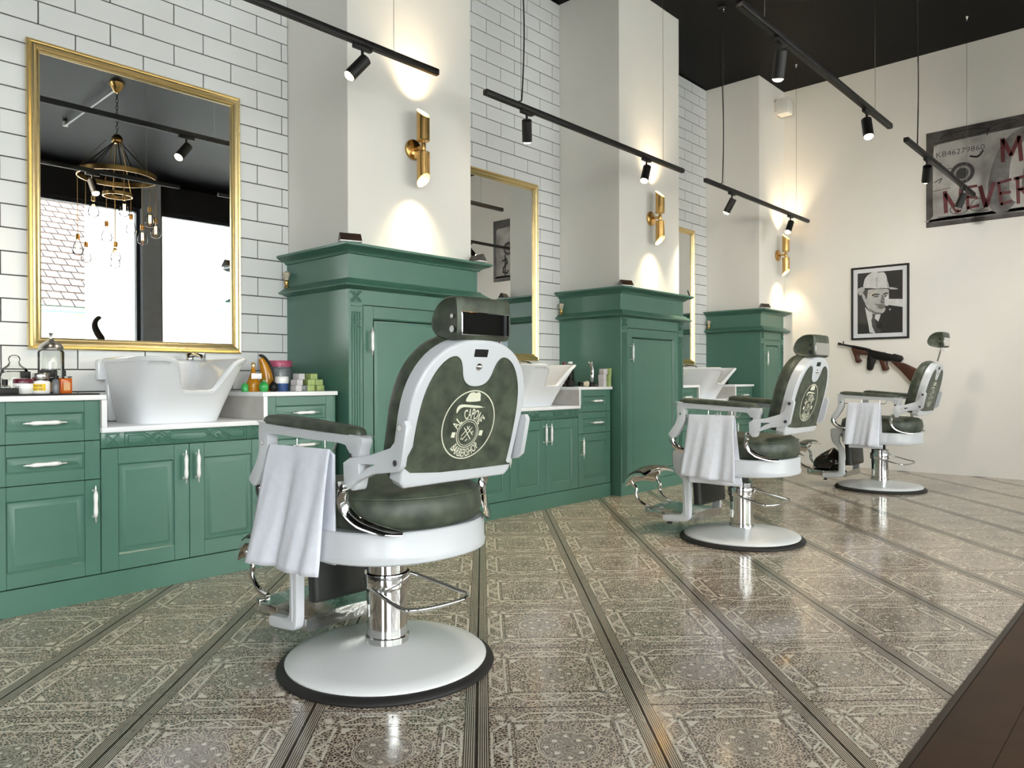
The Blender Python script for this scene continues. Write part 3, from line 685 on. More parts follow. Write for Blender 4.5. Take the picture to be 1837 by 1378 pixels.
    for s in (-1, 1):
        for zz, rr in ((1.035, .009), (1.07, .006)): b = MB(); b.cyl((s*.0995, -.425, zz), (s*.109, -.425, zz), rr, 12); b.build('headrest_bolt', 'chrome', h, 40)
    # arms
    for s in (-1, 1):
        Mx = Matrix.Scale(s, 4, (1, 0, 0))
        def arm_x(y): return .314-.06*((.21-y)/.42)**1.0*.9        # arms toe in towards the back
        def casting(pts, th, yref, bev=.0025, holes=()):
            b = MB(); b.plate(pts, th, bev=bev, M=SIDE(0), holes=holes)
            b.V = [(s*(arm_x(v[1])-th+v[0]), v[1], v[2]) for v in b.V]; return b
        rail = sp2([(.222, .764), (.200, .772), (-.205, .746), (-.222, .742), (-.227, .730), (-.223, .716), (-.217, .70), (-.216, .66), (-.203, .600), (-.176, .598), (-.170, .612), (-.184, .642), (-.183, .682), (-.168, .708), (-.142, .722), (0, .728), (.169, .736), (.181, .720), (.183, .673), (.206, .625), (.236, .580), (.256, .574), (.274, .590), (.262, .612), (.238, .648), (.224, .69), (.226, .735)], 4)
        b = casting(rail, .034, 0); b.build('arm_frame', 'enamel', t, 40)
        padp = [(arm_x(.19), .188), (arm_x(0)+.006, 0), (arm_x(-.18), -.178), (arm_x(-.2)-.022, -.206), (arm_x(-.18)-.045, -.178), (arm_x(0)-.068, 0), (arm_x(.19)-.054, .188), (arm_x(.205)-.026, .214)]
        po2 = sp2(padp, 6); cxm = sum(q[0] for q in po2)/len(po2); b = MB(); rows = []
        for k, dz in ((1.0, 0), (1.02, .006), (.98, .016), (.86, .023), (.6, .026)):
            rows.append([(s*(cxm+(x-cxm)*k), y*(.5+.5*k if k < 1 else 1), .744+.0635*(y+.21)*.9+dz) for x, y in po2])
        b.loft(rows); b.build('arm_pad', 'leather', t, 60)
        # webbed link from the rear post to the back
        outer_ = [(-.190, .600), (-.205, .612), (-.229, .628), (-.275, .646), (-.352, .656), (-.372, .672), (-.396, .778), (-.388, .792), (-.366, .790), (-.346, .735), (-.328, .718), (-.256, .694), (-.198, .686), (-.176, .672), (-.178, .62)]
        tri = [(-.228, .642), (-.228, .671), (-.278, .671), (-.252, .660)]
        b = MB(); b.plate(outer_, .018, holes=[tri], bev=.002, M=SIDE(0))
        b.V = [(s*(.224+v[0]+max(0, (v[1]+.33))*.28), v[1], v[2]) for v in b.V]; b.build('back_link', 'enamel', t, 40)
        b = MB(); b.M = Mx
        for y, z in ((-.372, .772), (-.352, .680)): b.cyl((.238, y, z), (.2455, y, z), .0085, 12)
        for y, z in ((.204, .706), (-.184, .690)): b.cyl((arm_x(y)-.004, y, z), (arm_x(y)+.0035, y, z), .007, 12)
        b.build('bolt', 'chrome', t, 40)
        # chrome brackets carrying the arm
        rear = smooth_path([(.272, -.172, .612), (.276, -.166, .590), (.272, -.158, .560), (.262, -.166, .530), (.243, -.195, .503), (.205, -.245, .482), (.165, -.285, .473)], 5)
        b = MB(Mx); b.tube(rear, interp([(.016, .012), (.019, .012), (.020, .010), (.021, .009), (.022, .008), (.018, .006), (.008, .003)], 5), 12); b.lathe([(0, -.02), (.015, -.018), (.016, 0), (.015, .018), (0, .02)], 12, M=Matrix.Translation((.275, -.172, .606)) @ Matrix.Rotation(PI/2, 4, 'Y')); b.build('arm_bracket', 'chrome', t, 60)
        fr = smooth_path([(.285, .262, .588), (.287, .272, .562), (.285, .262, .535), (.280, .235, .512), (.270, .190, .500), (.262, .150, .488)], 5)
        b = MB(Mx); b.tube(fr, interp([(.014, .012), (.018, .014), (.018, .014), (.016, .012), (.012, .010), (.008, .006)], 5), 12); b.lathe([(0, -.018), (.013, -.016), (.014, 0), (.013, .016), (0, .018)], 12, M=Matrix.Translation((.287, .258, .588)) @ Matrix.Rotation(PI/2, 4, 'Y')); b.build('arm_bracket', 'chrome', t, 60)
        # leg casting
        leg = sp2([(.230, .488), (.318, .486), (.326, .45), (.322, .405), (.308, .366), (.272, .332), (.262, .29), (.262, .165), (.268, .135), (.296, .122), (.384, .112), (.391, .094), (.376, .077), (.262, .088), (.232, .098), (.219, .122), (.217, .20), (.219, .300), (.244, .352), (.258, .385), (.252, .43), (.236, .46)], 4)
        b = MB(); b.plate(leg, .030, bev=.006, M=SIDE(.165)); b.V = [(s*v[0], v[1], v[2]) for v in b.V]; b.build('leg', 'enamel', t, 40)
        b = MB(Mx); b.plate(sp2([(.238, .135), (.241, .29), (.262, .345), (.300, .395), (.303, .455), (.31, .40), (.262, .325), (.252, .29), (.249, .145)], 3), .003, bev=.001, M=SIDE(.1945)); b.build('leg_moulding', 'enamel', t, 40)
        # footrest arms
        fa = smooth_path([(s*.125, .52, .135), (s*.128, .556, .142), (s*.132, .592, .165), (s*.136, .612, .20), (s*.134, .610, .235), (s*.138, .628, .26), (s*.146, .640, .285), (s*.140, .615, .305)], 5)
        b = MB(); b.tube(fa, interp([(.013, .010)]*2+[(.012, .009)]*2+[(.014, .010), (.011, .008), (.013, .010), (.008, .006)], 5), 10); b.build('footrest_arm', 'chrome', t, 60)
        b = MB(Mx); b.cyl((.10, .40, .095), (.10, .40, .055), .006, 8); b.cyl((.10, .40, .056), (.10, .40, .046), .014, 12, r2=.016); b.build('stop_foot', 'rubber', t, 40)
    # calf pad, foot plate, foot rest
    b = MB(); rows = [[(x, y, z) for x, y in rrect(-.155, .155, yb_, yb_+.05, .018)] for yb_, z in ((.222, .455), (.215, .44), (.178, .34), (.168, .20), (.172, .185))]; b.loft(rows); b.build('calf_pad', 'dark_leather', t, 50)
    b = MB(); n = 14; rows = []
    for i in range(n+1):
        y = .205+.315*i/n; rows.append([(x, y, z) for x, z in [(-.164, .090), (.164, .090), (.164, .128)]+[(.164-.328*q/10, .130+.010*math.sin(PI*q/10)+.004*math.sin(PI*i/n)) for q in range(1, 10)]+[(-.164, .128)]])
    b.loft(rows); b.box(-.168, .168, .50, .528, .088, .136, bev=.005); b.box(-.166, -.150, .39, .515, .088, .13, bev=.003); b.box(.150, .166, .39, .515, .088, .13, bev=.003); b.build('foot_plate', 'hammered', t, 40)
    b = MB(); n = 16; rows = []
    for i in range(n+1):
        x = -.165+.33*i/n; k = abs(x)/.165; dz = -.022*k*k
        pr_ = [(.672, .262), (.678, .272), (.668, .300), (.640, .336), (.600, .356), (.560, .358), (.530, .346), (.528, .338), (.565, .342), (.604, .338), (.636, .316), (.655, .288), (.660, .268)]
        rows.append([(x, y, z+dz) for y, z in pr_])
    b.loft(rows); b.build('foot_rest', 'chrome', t, 60)
    b = MB(); rows = []
    for i in range(n+1):
        x = -.155+.31*i/n; k = abs(x)/.165; dz = -.022*k*k+.001
        pr_ = [(.660, .312), (.640, .337), (.600, .357), (.560, .359), (.545, .354), (.562, .366), (.602, .365), (.646, .342), (.664, .316)]
        rows.append([(x, y, z+dz) for y, z in pr_])
    b.loft(rows); b.build('foot_rest_pad', 'leather', t, 60)
    # towel rail under the left arm
    b = MB(); b.tube([(-.298, .192, .727), (-.300, .190, .706), (-.300, .184, .698), (-.288, .03, .698), (-.277, -.115, .698), (-.276, -.124, .706), (-.274, -.128, .724)], .0028, 8)
    for y in (.05, -.08): b.cyl((-.300+.078*(.19-y), y, .698), (-.300+.078*(.19-y), y, .727), .0024, 6)
    b.build('towel_rail', 'chrome', t, 60)
    return t
CHAIRS = [(1.463, 1.895), (3.935, 1.880), (6.468, 1.895)]
CL = ['white enamel barber chair nearest the camera, before the nearest green cabinet', 'middle white and green barber chair, before the middle pillar', 'farthest barber chair with its headrest raised on a rod, by the end wall']
c0 = make_chair(CL[0]); c0.location = (*CHAIRS[0], 0)
chairs = [c0]
for k in (1, 2): chairs.append(dup(c0, (*CHAIRS[k], 0), CL[k]))
for ch in chairs[2].children:
    if ch.name.startswith('headrest') and 'slot' not in ch.name: ch.location = (0, -.258*.13, .966*.13)

# towels folded over the rails
def towel(k, yt0, yt1, front_pts, back_z, seed):
    rnd = random.Random(seed); cx, cy = CHAIRS[k]
    ph = [rnd.uniform(0, 6) for _ in range(6)]; ny, nz = 30, 44
    def surf(u, v):
        """u along the rail, v from the inner hem (-1) over the rail (0) to the outer hem (1)"""
        y = yt0+(yt1-yt0)*u; xr = -.300+.078*(.19-y)
        h = abs(v)
        if v >= 0:
            yb0, yb1, z0, z1 = front_pts
            yy = y+((yb0+(yb1-yb0)*u)-y)*h**1.2; zb = z0+(z1-z0)*u; z = .7015+(zb-.7015)*h
            fold = .010*h**.7*(math.sin(u*9+ph[0])+.6*math.sin(u*17+ph[1]+h*1.5))+.004*math.sin(u*31+ph[2]+h*4)*h
            x = xr-.008-.032*h**.8-fold
        else:
            yb0, yb1 = front_pts[0]-.02, front_pts[1]-.02
            yy = y+((yb0+(yb1-yb0)*u)-y)*h**1.2*.8; z = .7015+(back_z-.7015)*h
            x = xr+.008+.012*h+.008*h*math.sin(u*8+ph[3])
        if abs(v) < .03: z = .7025
        return (x+cx, yy+cy, z)
    P = [[surf(i/ny, -1+2*j/nz) for i in range(ny+1)] for j in range(nz+1)]
    V = [p for r in P for p in r]; F = [(j*(ny+1)+i, j*(ny+1)+i+1, (j+1)*(ny+1)+i+1, (j+1)*(ny+1)+i) for j in range(nz) for i in range(ny)]
    b = MB(); b.add(V, F); c = Vector((cx-.3, cy+.03, .33)); b.V = [tuple(Vector(v)-c) for v in b.V]
    o = b.build('hand_towel', 'towel', None, 80, c); m = o.modifiers.new('thickness', 'SOLIDIFY'); m.thickness = .005; m.offset = 0
    tag(o, ['white towel hanging under the arm of the nearest barber chair', 'white towel hanging under the arm of the middle barber chair', 'white towel hanging under the arm of the farthest barber chair'][k], 'towel', 'towels on the chair rails')
towel(0, .178, -.112, (.262, -.085, .338, .345), .375, 3)
towel(1, .160, -.095, (.195, -.115, .372, .352), .330, 5)
towel(2, .150, -.085, (.170, -.080, .375, .365), .345, 8)

# ------------------------------------------------------------------ lamps
def spot(name, loc, d, energy, size, blend, col=(1, .78, .5), r=.015, parent=None):
    l = bpy.data.lights.new(name, 'SPOT'); l.energy = energy; l.spot_size = math.radians(size); l.spot_blend = blend; l.color = col; l.shadow_soft_size = r
    o = bpy.data.objects.new(name, l); COL.objects.link(o); o.rotation_euler = Vector(d).to_track_quat('-Z', 'Y').to_euler(); o.location = loc
    if parent: o.parent = parent
    return o
for k in range(3):                                                # brass up-and-down wall lamps
    x = 2.700+D*k
    t = thing('wall_lamp', ['brass double tube wall lamp on the nearest pillar', 'brass double tube wall lamp on the middle pillar', 'brass double tube wall lamp on the farthest pillar'][k], 'lamp', (x, YC, 2.19), 0, 'brass wall lamps')
    Mw = Matrix.Rotation(PI/2, 4, 'X')
    b = MB(); b.lathe([(.0, 0), (.056, .0), (.058, .004), (.056, .016), (.050, .020), (0, .021)], 32, M=Mw); b.build('wall_plate', 'brass', t, 40)
    b = MB(); b.cyl((0, -.020, 0), (0, -.090, 0), .011, 16); b.lathe([(0, -.022), (.014, -.020), (.016, 0), (.014, .020), (0, .022)], 16, (0, -.092, 0)); b.cyl((0, -.092, -.04), (0, -.092, .04), .008, 12); b.build('joint', 'brass', t, 40)
    for s in (-1, 1):
        b = MB(); R = .036; n = 36; rows = []
        def ringz(r, zf): return [(r*math.cos(2*PI*i/n), -.092+r*math.sin(2*PI*i/n), s*zf(math.sin(2*PI*i/n))) for i in range(n)]
        tip = lambda q: .185+.030*q                                # mouth cut aslant, longer on the wall side
        b.loft([ringz(.010, lambda q: .030), ringz(R-.003, lambda q: .030), ringz(R, lambda q: .033), ringz(R, tip), ringz(R-.002, lambda q: tip(q)+.0005)], mi=0, cap1=False)
        b.loft([ringz(R-.002, lambda q: tip(q)+.0005), ringz(R-.003, lambda q: .07)], mi=1, cap0=False)
        tb = b.build('tube_shade', ['brass', 'glow'], t, 40)
        b = MB(); b.lathe([(0, s*.085), (.024, s*.085), (.026, s*.090), (0, s*.097)], 16, (0, -.092, 0)); b.build('bulb', 'lens', tb, 40)
        spot('lamp_beam', (0, -.092, s*.150), (0, .10, s), 19, 90, .8, parent=t, r=.02); spot('lamp_core', (0, -.092, s*.12), (0, .16, s), 11, 46, 1.0, parent=t, r=.02)
def track(label, x0, x1, y, z, spots, cords, wires, watts=45, ang=75, tint=(1, .86, .66), group='black ceiling tracks with spotlights'):
    t = thing('track_light', label, 'light', ((x0+x1)/2, y, z), 0, group); cx = (x0+x1)/2
    b = MB(); b.box(x0-cx, x1-cx, -.016, .016, 0, .030, bev=.003); b.box(x0-cx, x1-cx, -.008, .008, -.001, .001); b.build('rail', 'black', t, 30)
    for x, d, lit, *own in spots:
        d = Vector(d).normalized(); lx = x-cx; L = .125
        b = MB(); b.box(lx-.05, lx+.05, -.013, .013, -.020, 0, bev=.003); b.cyl((lx, 0, -.02), (lx, 0, -.072), .007, 10)
        p = Vector((lx, 0, -.078)); a = p-d*.028; e = a+d*L
        q = d.to_track_quat('Z', 'Y').to_matrix().to_4x4(); q.translation = a
        b.lathe([(0, 0), (.024, 0), (.029, .004), (.029, L), (.026, L), (.024, L-.015), (0, L-.015)], 24, M=q)
        s_ = b.build('spotlight', 'black', t, 40); g = MB(); g.lathe([(0, L-.014), (.024, L-.014), (.0245, L+.002), (.016, L+.010), (0, L+.013)], 20, M=q)
        g.build('lens', 'lens' if lit else 'steel', s_, 40)
        if lit: spot('spot_beam', tuple(e+d*.01), d, own[0] if own else watts, own[1] if own else ang, .9, tint, .03, t)
    for x, sag in cords:
        b = MB(); b.tube(smooth_path([(x-cx-.06, 0, .03), (x-cx-.015, 0, .045), (x-cx, 0, .10), (x-cx+.006+sag, 0, .5), (x-cx-sag, 0, 1.0), (x-cx-.01, 0, ZC-z-.02), (x-cx-.01, 0, ZC-z)], 6), .0042, 8); b.lathe([(.03, ZC-z-.012), (.03, ZC-z)], 16, (x-cx-.01, 0, 0)); b.build('power_cord', 'black', t, 40)
    for x in wires:
        b = MB(); b.cyl((x-cx, 0, .03), (x-cx, 0, ZC-z), .0013, 6); b.lathe([(.006, ZC-z-.03), (.008, ZC-z-.004), (.012, ZC-z)], 10, (x-cx, 0, 0)); b.build('suspension_wire', 'steel', t, 40)
    return t
ZT = 2.462
track('black track light nearest the mirrors at the left, one lit spot', .42, 2.557, 2.876, ZT, [(2.089, (-.60, .22, -.75), True), (.75, (-.3, .5, -.8), True)], [], [.75, 2.274])
track('black track light before the middle mirror, its two spots turned apart', 2.903, 5.037, 2.876, ZT, [(3.249, (.42, .35, -.84), True), (4.531, (-.42, -.05, -.9), True)], [(3.21, .012)], [3.20, 4.752])
track('black track light before the farthest pillar and mirror', 5.385, 7.514, 2.876, ZT, [(5.847, (-.05, .5, -.86), True), (7.068, (-.5, .05, -.86), True)], [(5.68, .010)], [5.70, 7.209])
track('black track light in mid room at the top right, lit spot at its far end', 2.99, 5.112, 1.438, ZT+.022, [(3.418, (.22, .22, -.94), True), (4.656, (-.30, -.20, -.93), True)], [], [3.247, 4.811])
track('black track light in front of the banknote canvas', 5.456, 7.52, 1.438, ZT+.022, [(5.987, (.60, .22, -.62), True), (7.098, (-.2, .3, -.93), False)], [(5.74, .012)], [5.75, 7.245], 70, 172, (1, .97, .93))
track('black track light behind the camera, seen in the nearest mirror', .60, 2.66, 1.438, ZT+.022, [(1.2, (1, .02, .06), True, 230, 60), (2.0, (.1, .45, -.88), True)], [], [.9, 2.4])  # first spot is added out of view, aimed level to brighten the end wall

# chandelier by the window, seen in the nearest mirror
t = thing('chandelier', 'wagon wheel chandelier with bare teardrop bulbs, reflected in the nearest mirror', 'chandelier', (2.875, -.54, 2.10))
b = MB(); b.lathe([(0, 1.855), (.075, 1.855), (.072, 1.84), (.03, 1.77), (.012, 1.755), (0, 1.755)], 24); b.build('canopy', 'brass', t, 40)
b = MB(); z = 1.76; i = 0
while z > 1.32:
    a = (i % 2)*PI/2; b.tube([(.012*math.cos(a)*math.cos(q*PI/4), .012*math.sin(a)*math.cos(q*PI/4), z-.018+.022*math.sin(q*PI/4)) for q in range(8)], .003, 5, loop=True); z -= .034; i += 1
b.build('chain', 'black', t, 60)
b = MB(); b.lathe([(0, 1.33), (.03, 1.325), (.05, 1.30), (.055, 1.27), (.05, 1.25), (.025, 1.235), (0, 1.235)], 20); b.build('hub', 'brass', t, 40)
for i in range(8):
    a = 2*PI*(i+.3)/8; b = MB(); b.cyl((.03*math.cos(a), .03*math.sin(a), 1.25), (.365*math.cos(a), .365*math.sin(a), .905), .006, 8); b.build('stay_rod', 'black', t, 40)
for r, z, h in ((.365, .875, .05), (.135, .69, .035)):
    b = MB(); b.lathe([(r-.008, z), (r+.006, z), (r+.006, z+h), (r-.008, z+h), (r-.008, z)], 64, cap0=False, cap1=False)
    for q in range(4): b.cyl((r*math.cos(q*PI/2), r*math.sin(q*PI/2), z+h), (r*.3*math.cos(q*PI/2), r*.3*math.sin(q*PI/2), 1.25), .0025, 6)
    b.build('wheel_ring', 'brass', t, 35)
for i, (r, a, zb) in enumerate([(.36, 10, .30), (.36, 55, .36), (.36, 100, .42), (.36, 145, .40), (.36, 190, .05), (.36, 235, .02), (.36, 285, .0), (.36, 330, .26), (.13, 40, .30), (.13, 160, .20), (.13, 280, .03)]):
    a = math.radians(a); x, y = r*math.cos(a), r*math.sin(a); b = MB(); b.cyl((x, y, .88 if r > .2 else .69), (x, y, zb+.21), .003, 6); b.lathe([(.015, zb+.215), (.02, zb+.21), (.02, zb+.165), (.014, zb+.16)], 14, (x, y, 0)); f = b.build('lamp_holder', 'brass', t, 40)
    b = MB(); b.lathe([(.014, zb+.165), (.02, zb+.145), (.042, zb+.09), (.052, zb+.05), (.044, zb+.018), (.02, zb+.003), (0, zb)], 20, (x, y, 0), cap0=False); b.build('bulb', 'glass', f, 60)
    b = MB(); b.tube([(x+.010*math.cos(q), y+.010*math.sin(q), zb+.05+.075*(q % 2)) for q in range(7)], .0022, 5); b.build('filament', 'filament', f, 60)
b = MB(); b.cyl((0, -.05, 1.80), (0, -1.60, 1.80), .010, 10); b.lathe([(.03, 1.795), (.03, 1.845), (.012, 1.855)], 14, (0, -1.62, 0)); b.build('conduit', 'white_plastic', t, 40)

# ------------------------------------------------------------------ end wall: canvas, portrait, gun, box
def ribbon(b, pts, wd, z, mi):
    """brush stroke as a strip of quads"""
    P = [Vector((x, y)) for x, y in pts]
    for i in range(len(P)-1):
        d = (P[i+1]-P[i]).normalized(); n_ = Vector((-d.y, d.x))*wd/2; e = d*wd*.3
        b.add([(*(P[i]-e-n_), z), (*(P[i+1]+e-n_), z), (*(P[i+1]+e*.8+n_*.9), z), (*(P[i]-e+n_), z)], [(0, 1, 2, 3)], mi)
MT['canvas_dark'] = mat('charcoal_canvas', (52, 49, 48), .7, scale=6, c2=(98, 94, 92), detail=8)
MT['canvas_light'] = mat('pale_banknote_print', (128, 125, 122), .7, scale=5, c2=(190, 187, 182), detail=9)
MT['canvas_mid'] = mat('grey_banknote_print', (78, 76, 75), .7, scale=9, c2=(138, 134, 131), detail=9)
MT['red_paint'] = mat('dark_red_paint', (78, 22, 26), .5, scale=18, c2=(100, 32, 36))
MT['sky_print'] = mat('pale_blue_print', (170, 196, 214), .5, var=.08, scale=20)
MT['pen'] = mat('charcoal_pen', (52, 50, 49), .7, var=.1)
CY, CZ0, CZ1, CW = 1.880, 2.314, 3.198, 1.80
t = thing('canvas_print', 'large grey banknote canvas with dark red painted lettering, on the end wall', 'painting', (XB, CY, CZ0))
Mc = ENDW(0, 0, -.026); H_ = CZ1-CZ0
b = MB(); b.box(-.0255, -.002, -CW, 0, 0, H_, bev=.003); b.build('stretcher_frame', 'canvas_dark', t, 30)
b = MB(Mc); A = lambda y, z: (CY-y, z-CZ0)                          # world y, z -> canvas coordinates
fld = sp2([(.060, .10), (.062, .70), (.085, .745), (.14, .762), (.60, .775), (1.20, .775), (1.66, .762), (1.715, .745), (1.738, .70), (1.738, .10), (1.69, .075), (.11, .075)], 3)
b.plate(fld, .0004, M=Matrix.Translation((0, 0, .0004)), mi=0)
b.plate([(.05, .035), (1.75, .035), (1.75, .055), (.05, .055)], .0004, M=Matrix.Translation((0, 0, .0004)), mi=1)
b.plate(sp2([(.50, .15), (.62, .04), (.80, .20), (.98, .04), (1.25, .14), (1.30, .45), (1.15, .72), (.90, .80), (.66, .72), (.53, .48)], 5), .0005, M=Matrix.Translation((0, 0, .0009)), mi=1)
b.plate(sp2([(.66, .30), (.72, .12), (1.08, .12), (1.15, .30), (1.10, .58), (.90, .70), (.70, .58)], 5), .0005, M=Matrix.Translation((0, 0, .0015)), mi=0)
b.plate(sp2([(.78, .16), (1.02, .16), (1.04, .42), (.90, .60), (.77, .44)], 5), .0005, M=Matrix.Translation((0, 0, .0021)), mi=1)
for c, r0, r1, mi in (((.297, .458), .0, .098, 2), ((.297, .458), .0, .068, 1), ((.297, .455), 0, .05, 2), ((1.50, .458), 0, .095, 2), ((1.50, .458), 0, .06, 1)):
    b.plate([(c[0]+r1*math.cos(2*PI*i/32), c[1]+r1*math.sin(2*PI*i/32)) for i in range(32)], .0004, M=Matrix.Translation((0, 0, .0009+.0005*(.1-r1)*20)), mi=mi)
for pts, wd in (([(.07, .775), (.5, .795), (.56, .80)], .008), ([(.12, .80), (.16, .835), (.36, .845), (.50, .815), (.44, .79)], .010), ([(.20, .85), (.22, .80)], .008), ([(.30, .81), (.31, .77)], .008), ([(.52, .86), (.49, .76), (.53, .83), (.66, .855), (.72, .83), (.60, .80)], .007),
                ([(.06, .33), (.20, .34)], .005), ([(.07, .41), (.13, .44), (.11, .40)], .008), ([(.16, .50), (.20, .52), (.24, .49)], .006), ([(.36, .60), (.42, .585), (.46, .63)], .016), ([(.40, .20), (.46, .225)], .005), ([(.10, .085), (.30, .075), (.50, .09)], .006), ([(.30, .05), (.32, .02)], .006), ([(.40, .05), (.41, .015)], .006), ([(.20, .14), (.24, .19), (.32, .18), (.35, .13), (.30, .09), (.22, .10), (.20, .14)], .006), ([(.36, .15), (.40, .20), (.48, .19), (.50, .14), (.44, .10), (.37, .11), (.36, .15)], .006)): ribbon(b, sp2(pts, 5, False), wd, .0012, 3)
def letters(b, text, cx, cz, wd, ht, z, mi, bold=.0):
    vs, fs = glyphs(text, 1, bold); x0 = min(v[0] for v in vs); x1 = max(v[0] for v in vs); y0 = min(v[1] for v in vs); y1 = max(v[1] for v in vs)
    b.add([(cx+(x-x0)/(x1-x0)*wd, cz+(y-y0)/(y1-y0)*ht, z) for x, y, q in vs], fs, mi)
letters(b, 'KB46279860', .086, .640, .388, .046, .0016, 3, -.008); letters(b, '92', .086, .548, .045, .040, .0016, 3, -.008)
b.build('banknote_print', ['canvas_light', 'canvas_mid', 'pen', 'pen'], t, 0)
def brush(strokes, wd=.034):
    b = MB(Mc)
    for s in strokes: ribbon(b, [A(y, z) for y, z in s], wd, .0032, 0)
    b.build('painted_letter', 'red_paint', t, 0)
brush([[(1.722, 2.62), (1.712, 2.435)], [(1.715, 2.60), (1.622, 2.425)], [(1.588, 2.64), (1.607, 2.425)]])
brush([[(1.546, 2.62), (1.535, 2.44)], [(1.575, 2.633), (1.47, 2.635)], [(1.535, 2.545), (1.468, 2.53)], [(1.535, 2.445), (1.455, 2.455)]], .026)
brush([[(1.440, 2.62), (1.398, 2.44)], [(1.338, 2.635), (1.392, 2.44)]])
brush([[(1.300, 2.63), (1.278, 2.435)], [(1.30, 2.63), (1.21, 2.645)], [(1.285, 2.535), (1.215, 2.535)], [(1.278, 2.44), (1.205, 2.452)]], .026)
brush([[(1.160, 2.65), (1.152, 2.43)], [(1.18, 2.645), (1.10, 2.655), (1.06, 2.615), (1.085, 2.56), (1.15, 2.545)], [(1.13, 2.545), (1.05, 2.43)]], .028)
brush([[(1.272, 3.01), (1.266, 2.815)], [(1.264, 3.0), (1.208, 2.86)], [(1.205, 2.86), (1.150, 3.01)], [(1.148, 3.0), (1.132, 2.80)]], .032)
MT['red_hold'] = MT['red_paint']; MT['red_paint'] = MT['pen']
brush([[(.27, 2.60), (.34, 2.63), (.36, 2.57), (.28, 2.50), (.28, 2.44), (.36, 2.42), (.38, 2.46)], [(.32, 2.68), (.32, 2.37)]], .026)
MT['red_paint'] = MT['red_hold']

t = thing('framed_portrait', 'black framed photograph of a man in a pale hat, above the wall gun', 'picture', (XB, 2.5565, 1.2815))
W, Hp = .529, .720; Mp = ENDW(0, 0, 0)
b = MB(); rows = []
for i, z in ((0, 0), (0, .020), (.003, .023), (.015, .023), (.018, .020), (.018, .008)): rows.append([tuple(Mp @ Vector(q)) for q in ((i, i, z), (W-i, i, z), (W-i, Hp-i, z), (i, Hp-i, z))])
b.loft(rows, cap0=True, cap1=False); b.build('frame', 'black', t, 30)
MT['mount'] = mat('white_mount', (232, 230, 234), .7, var=.005); MT['p_dark'] = mat('photo_black', (27, 24, 22), .5, var=.1); MT['p_black'] = mat('photo_deep_black', (14, 13, 13), .5, var=.05)
MT['p_white'] = mat('photo_white', (226, 224, 224), .5, scale=30, c2=(206, 204, 204)); MT['p_face'] = mat('photo_face_grey', (176, 174, 172), .5, scale=40, c2=(200, 198, 196)); MT['p_mid'] = mat('photo_mid_grey', (104, 101, 99), .5, scale=40, c2=(132, 128, 126)); MT['p_shade'] = mat('photo_shadow_grey', (60, 57, 55), .5, scale=40, c2=(78, 74, 72))
b = MB(Mp); b.add([(.016, .016, .009), (W-.016, .016, .009), (W-.016, Hp-.016, .009), (.016, Hp-.016, .009)], [(0, 1, 2, 3)]); b.build('mount', 'mount', t, 0)
b = MB(Mp); X0, X1, Z0, Z1 = .058, .471, .058, .662; lay = [0]
def ph(pts, mi, sm=0):
    q = []
    for x, y in pts:                                                # measured on the slightly foreshortened print
        s = (x-420)/692; tp, bt = 265-65*s, 1195-25*s; q.append((X0+(X1-X0)*s, Z1-(Z1-Z0)*(y-tp)/(bt-tp)))
    if sm: q = sp2(q, sm)
    lay[0] += 1; b.plate(q, .00012, M=Matrix.Translation((0, 0, .0095+.00014*lay[0])), mi=mi)
ph([(420, 1195), (1112, 1170), (1112, 200), (420, 265)], 0)
ph([(905, 655), (1112, 655), (1112, 778), (900, 745)], 2)
ph([(420, 1195), (420, 900), (470, 800), (540, 770), (640, 860), (800, 880), (900, 745), (1112, 778), (1112, 1170)], 1)
ph([(535, 780), (600, 840), (660, 870), (700, 890), (780, 890), (770, 940), (745, 1005), (700, 960), (640, 985), (660, 1080), (705, 1190), (610, 1170), (590, 1050), (560, 900)], 2)
ph([(650, 880), (700, 890), (690, 960), (720, 1090), (790, 1130), (760, 1180), (700, 1185), (650, 1080), (636, 980), (655, 930)], 5)
ph([(500, 510), (540, 490), (720, 480), (890, 500), (905, 560), (905, 640), (890, 740), (855, 770), (850, 830), (810, 872), (740, 880), (660, 868), (590, 810), (545, 740), (520, 650), (500, 590)], 3, 3)
ph([(505, 500), (575, 500), (580, 560), (570, 630), (555, 660), (520, 600)], 5, 2); ph([(484, 585), (520, 585), (548, 640), (552, 715), (528, 700), (500, 640)], 3, 2)
ph([(640, 600), (680, 572), (760, 575), (765, 590), (690, 590), (655, 612)], 6, 2); ph([(820, 578), (850, 560), (890, 555), (890, 575), (850, 580), (825, 595)], 6, 2)
ph([(665, 608), (720, 596), (756, 612), (720, 630), (680, 626)], 4, 2); ph([(690, 612), (745, 610), (715, 622)], 6); ph([(830, 608), (860, 592), (886, 605), (862, 625)], 4, 2); ph([(840, 608), (880, 606), (860, 617)], 6)
ph([(800, 590), (830, 620), (840, 690), (800, 712), (770, 700), (790, 660)], 4, 2); ph([(780, 712), (840, 705), (845, 718), (800, 724)], 6, 1)
ph([(690, 735), (760, 730), (835, 735), (850, 752), (820, 770), (760, 765), (710, 752)], 4, 2); ph([(730, 765), (820, 765), (835, 790), (800, 812), (750, 800)], 4, 2)
ph([(690, 735), (715, 690), (700, 740), (720, 790)], 4, 1); ph([(850, 640), (905, 600), (905, 740), (880, 760), (855, 740)], 2, 2); ph([(600, 790), (690, 850), (800, 865), (740, 880), (660, 868)], 4, 2)
ph([(835, 755), (905, 795), (935, 805), (928, 830), (890, 815), (835, 780)], 1, 1); ph([(908, 818), (924, 800), (940, 815), (926, 832)], 2)
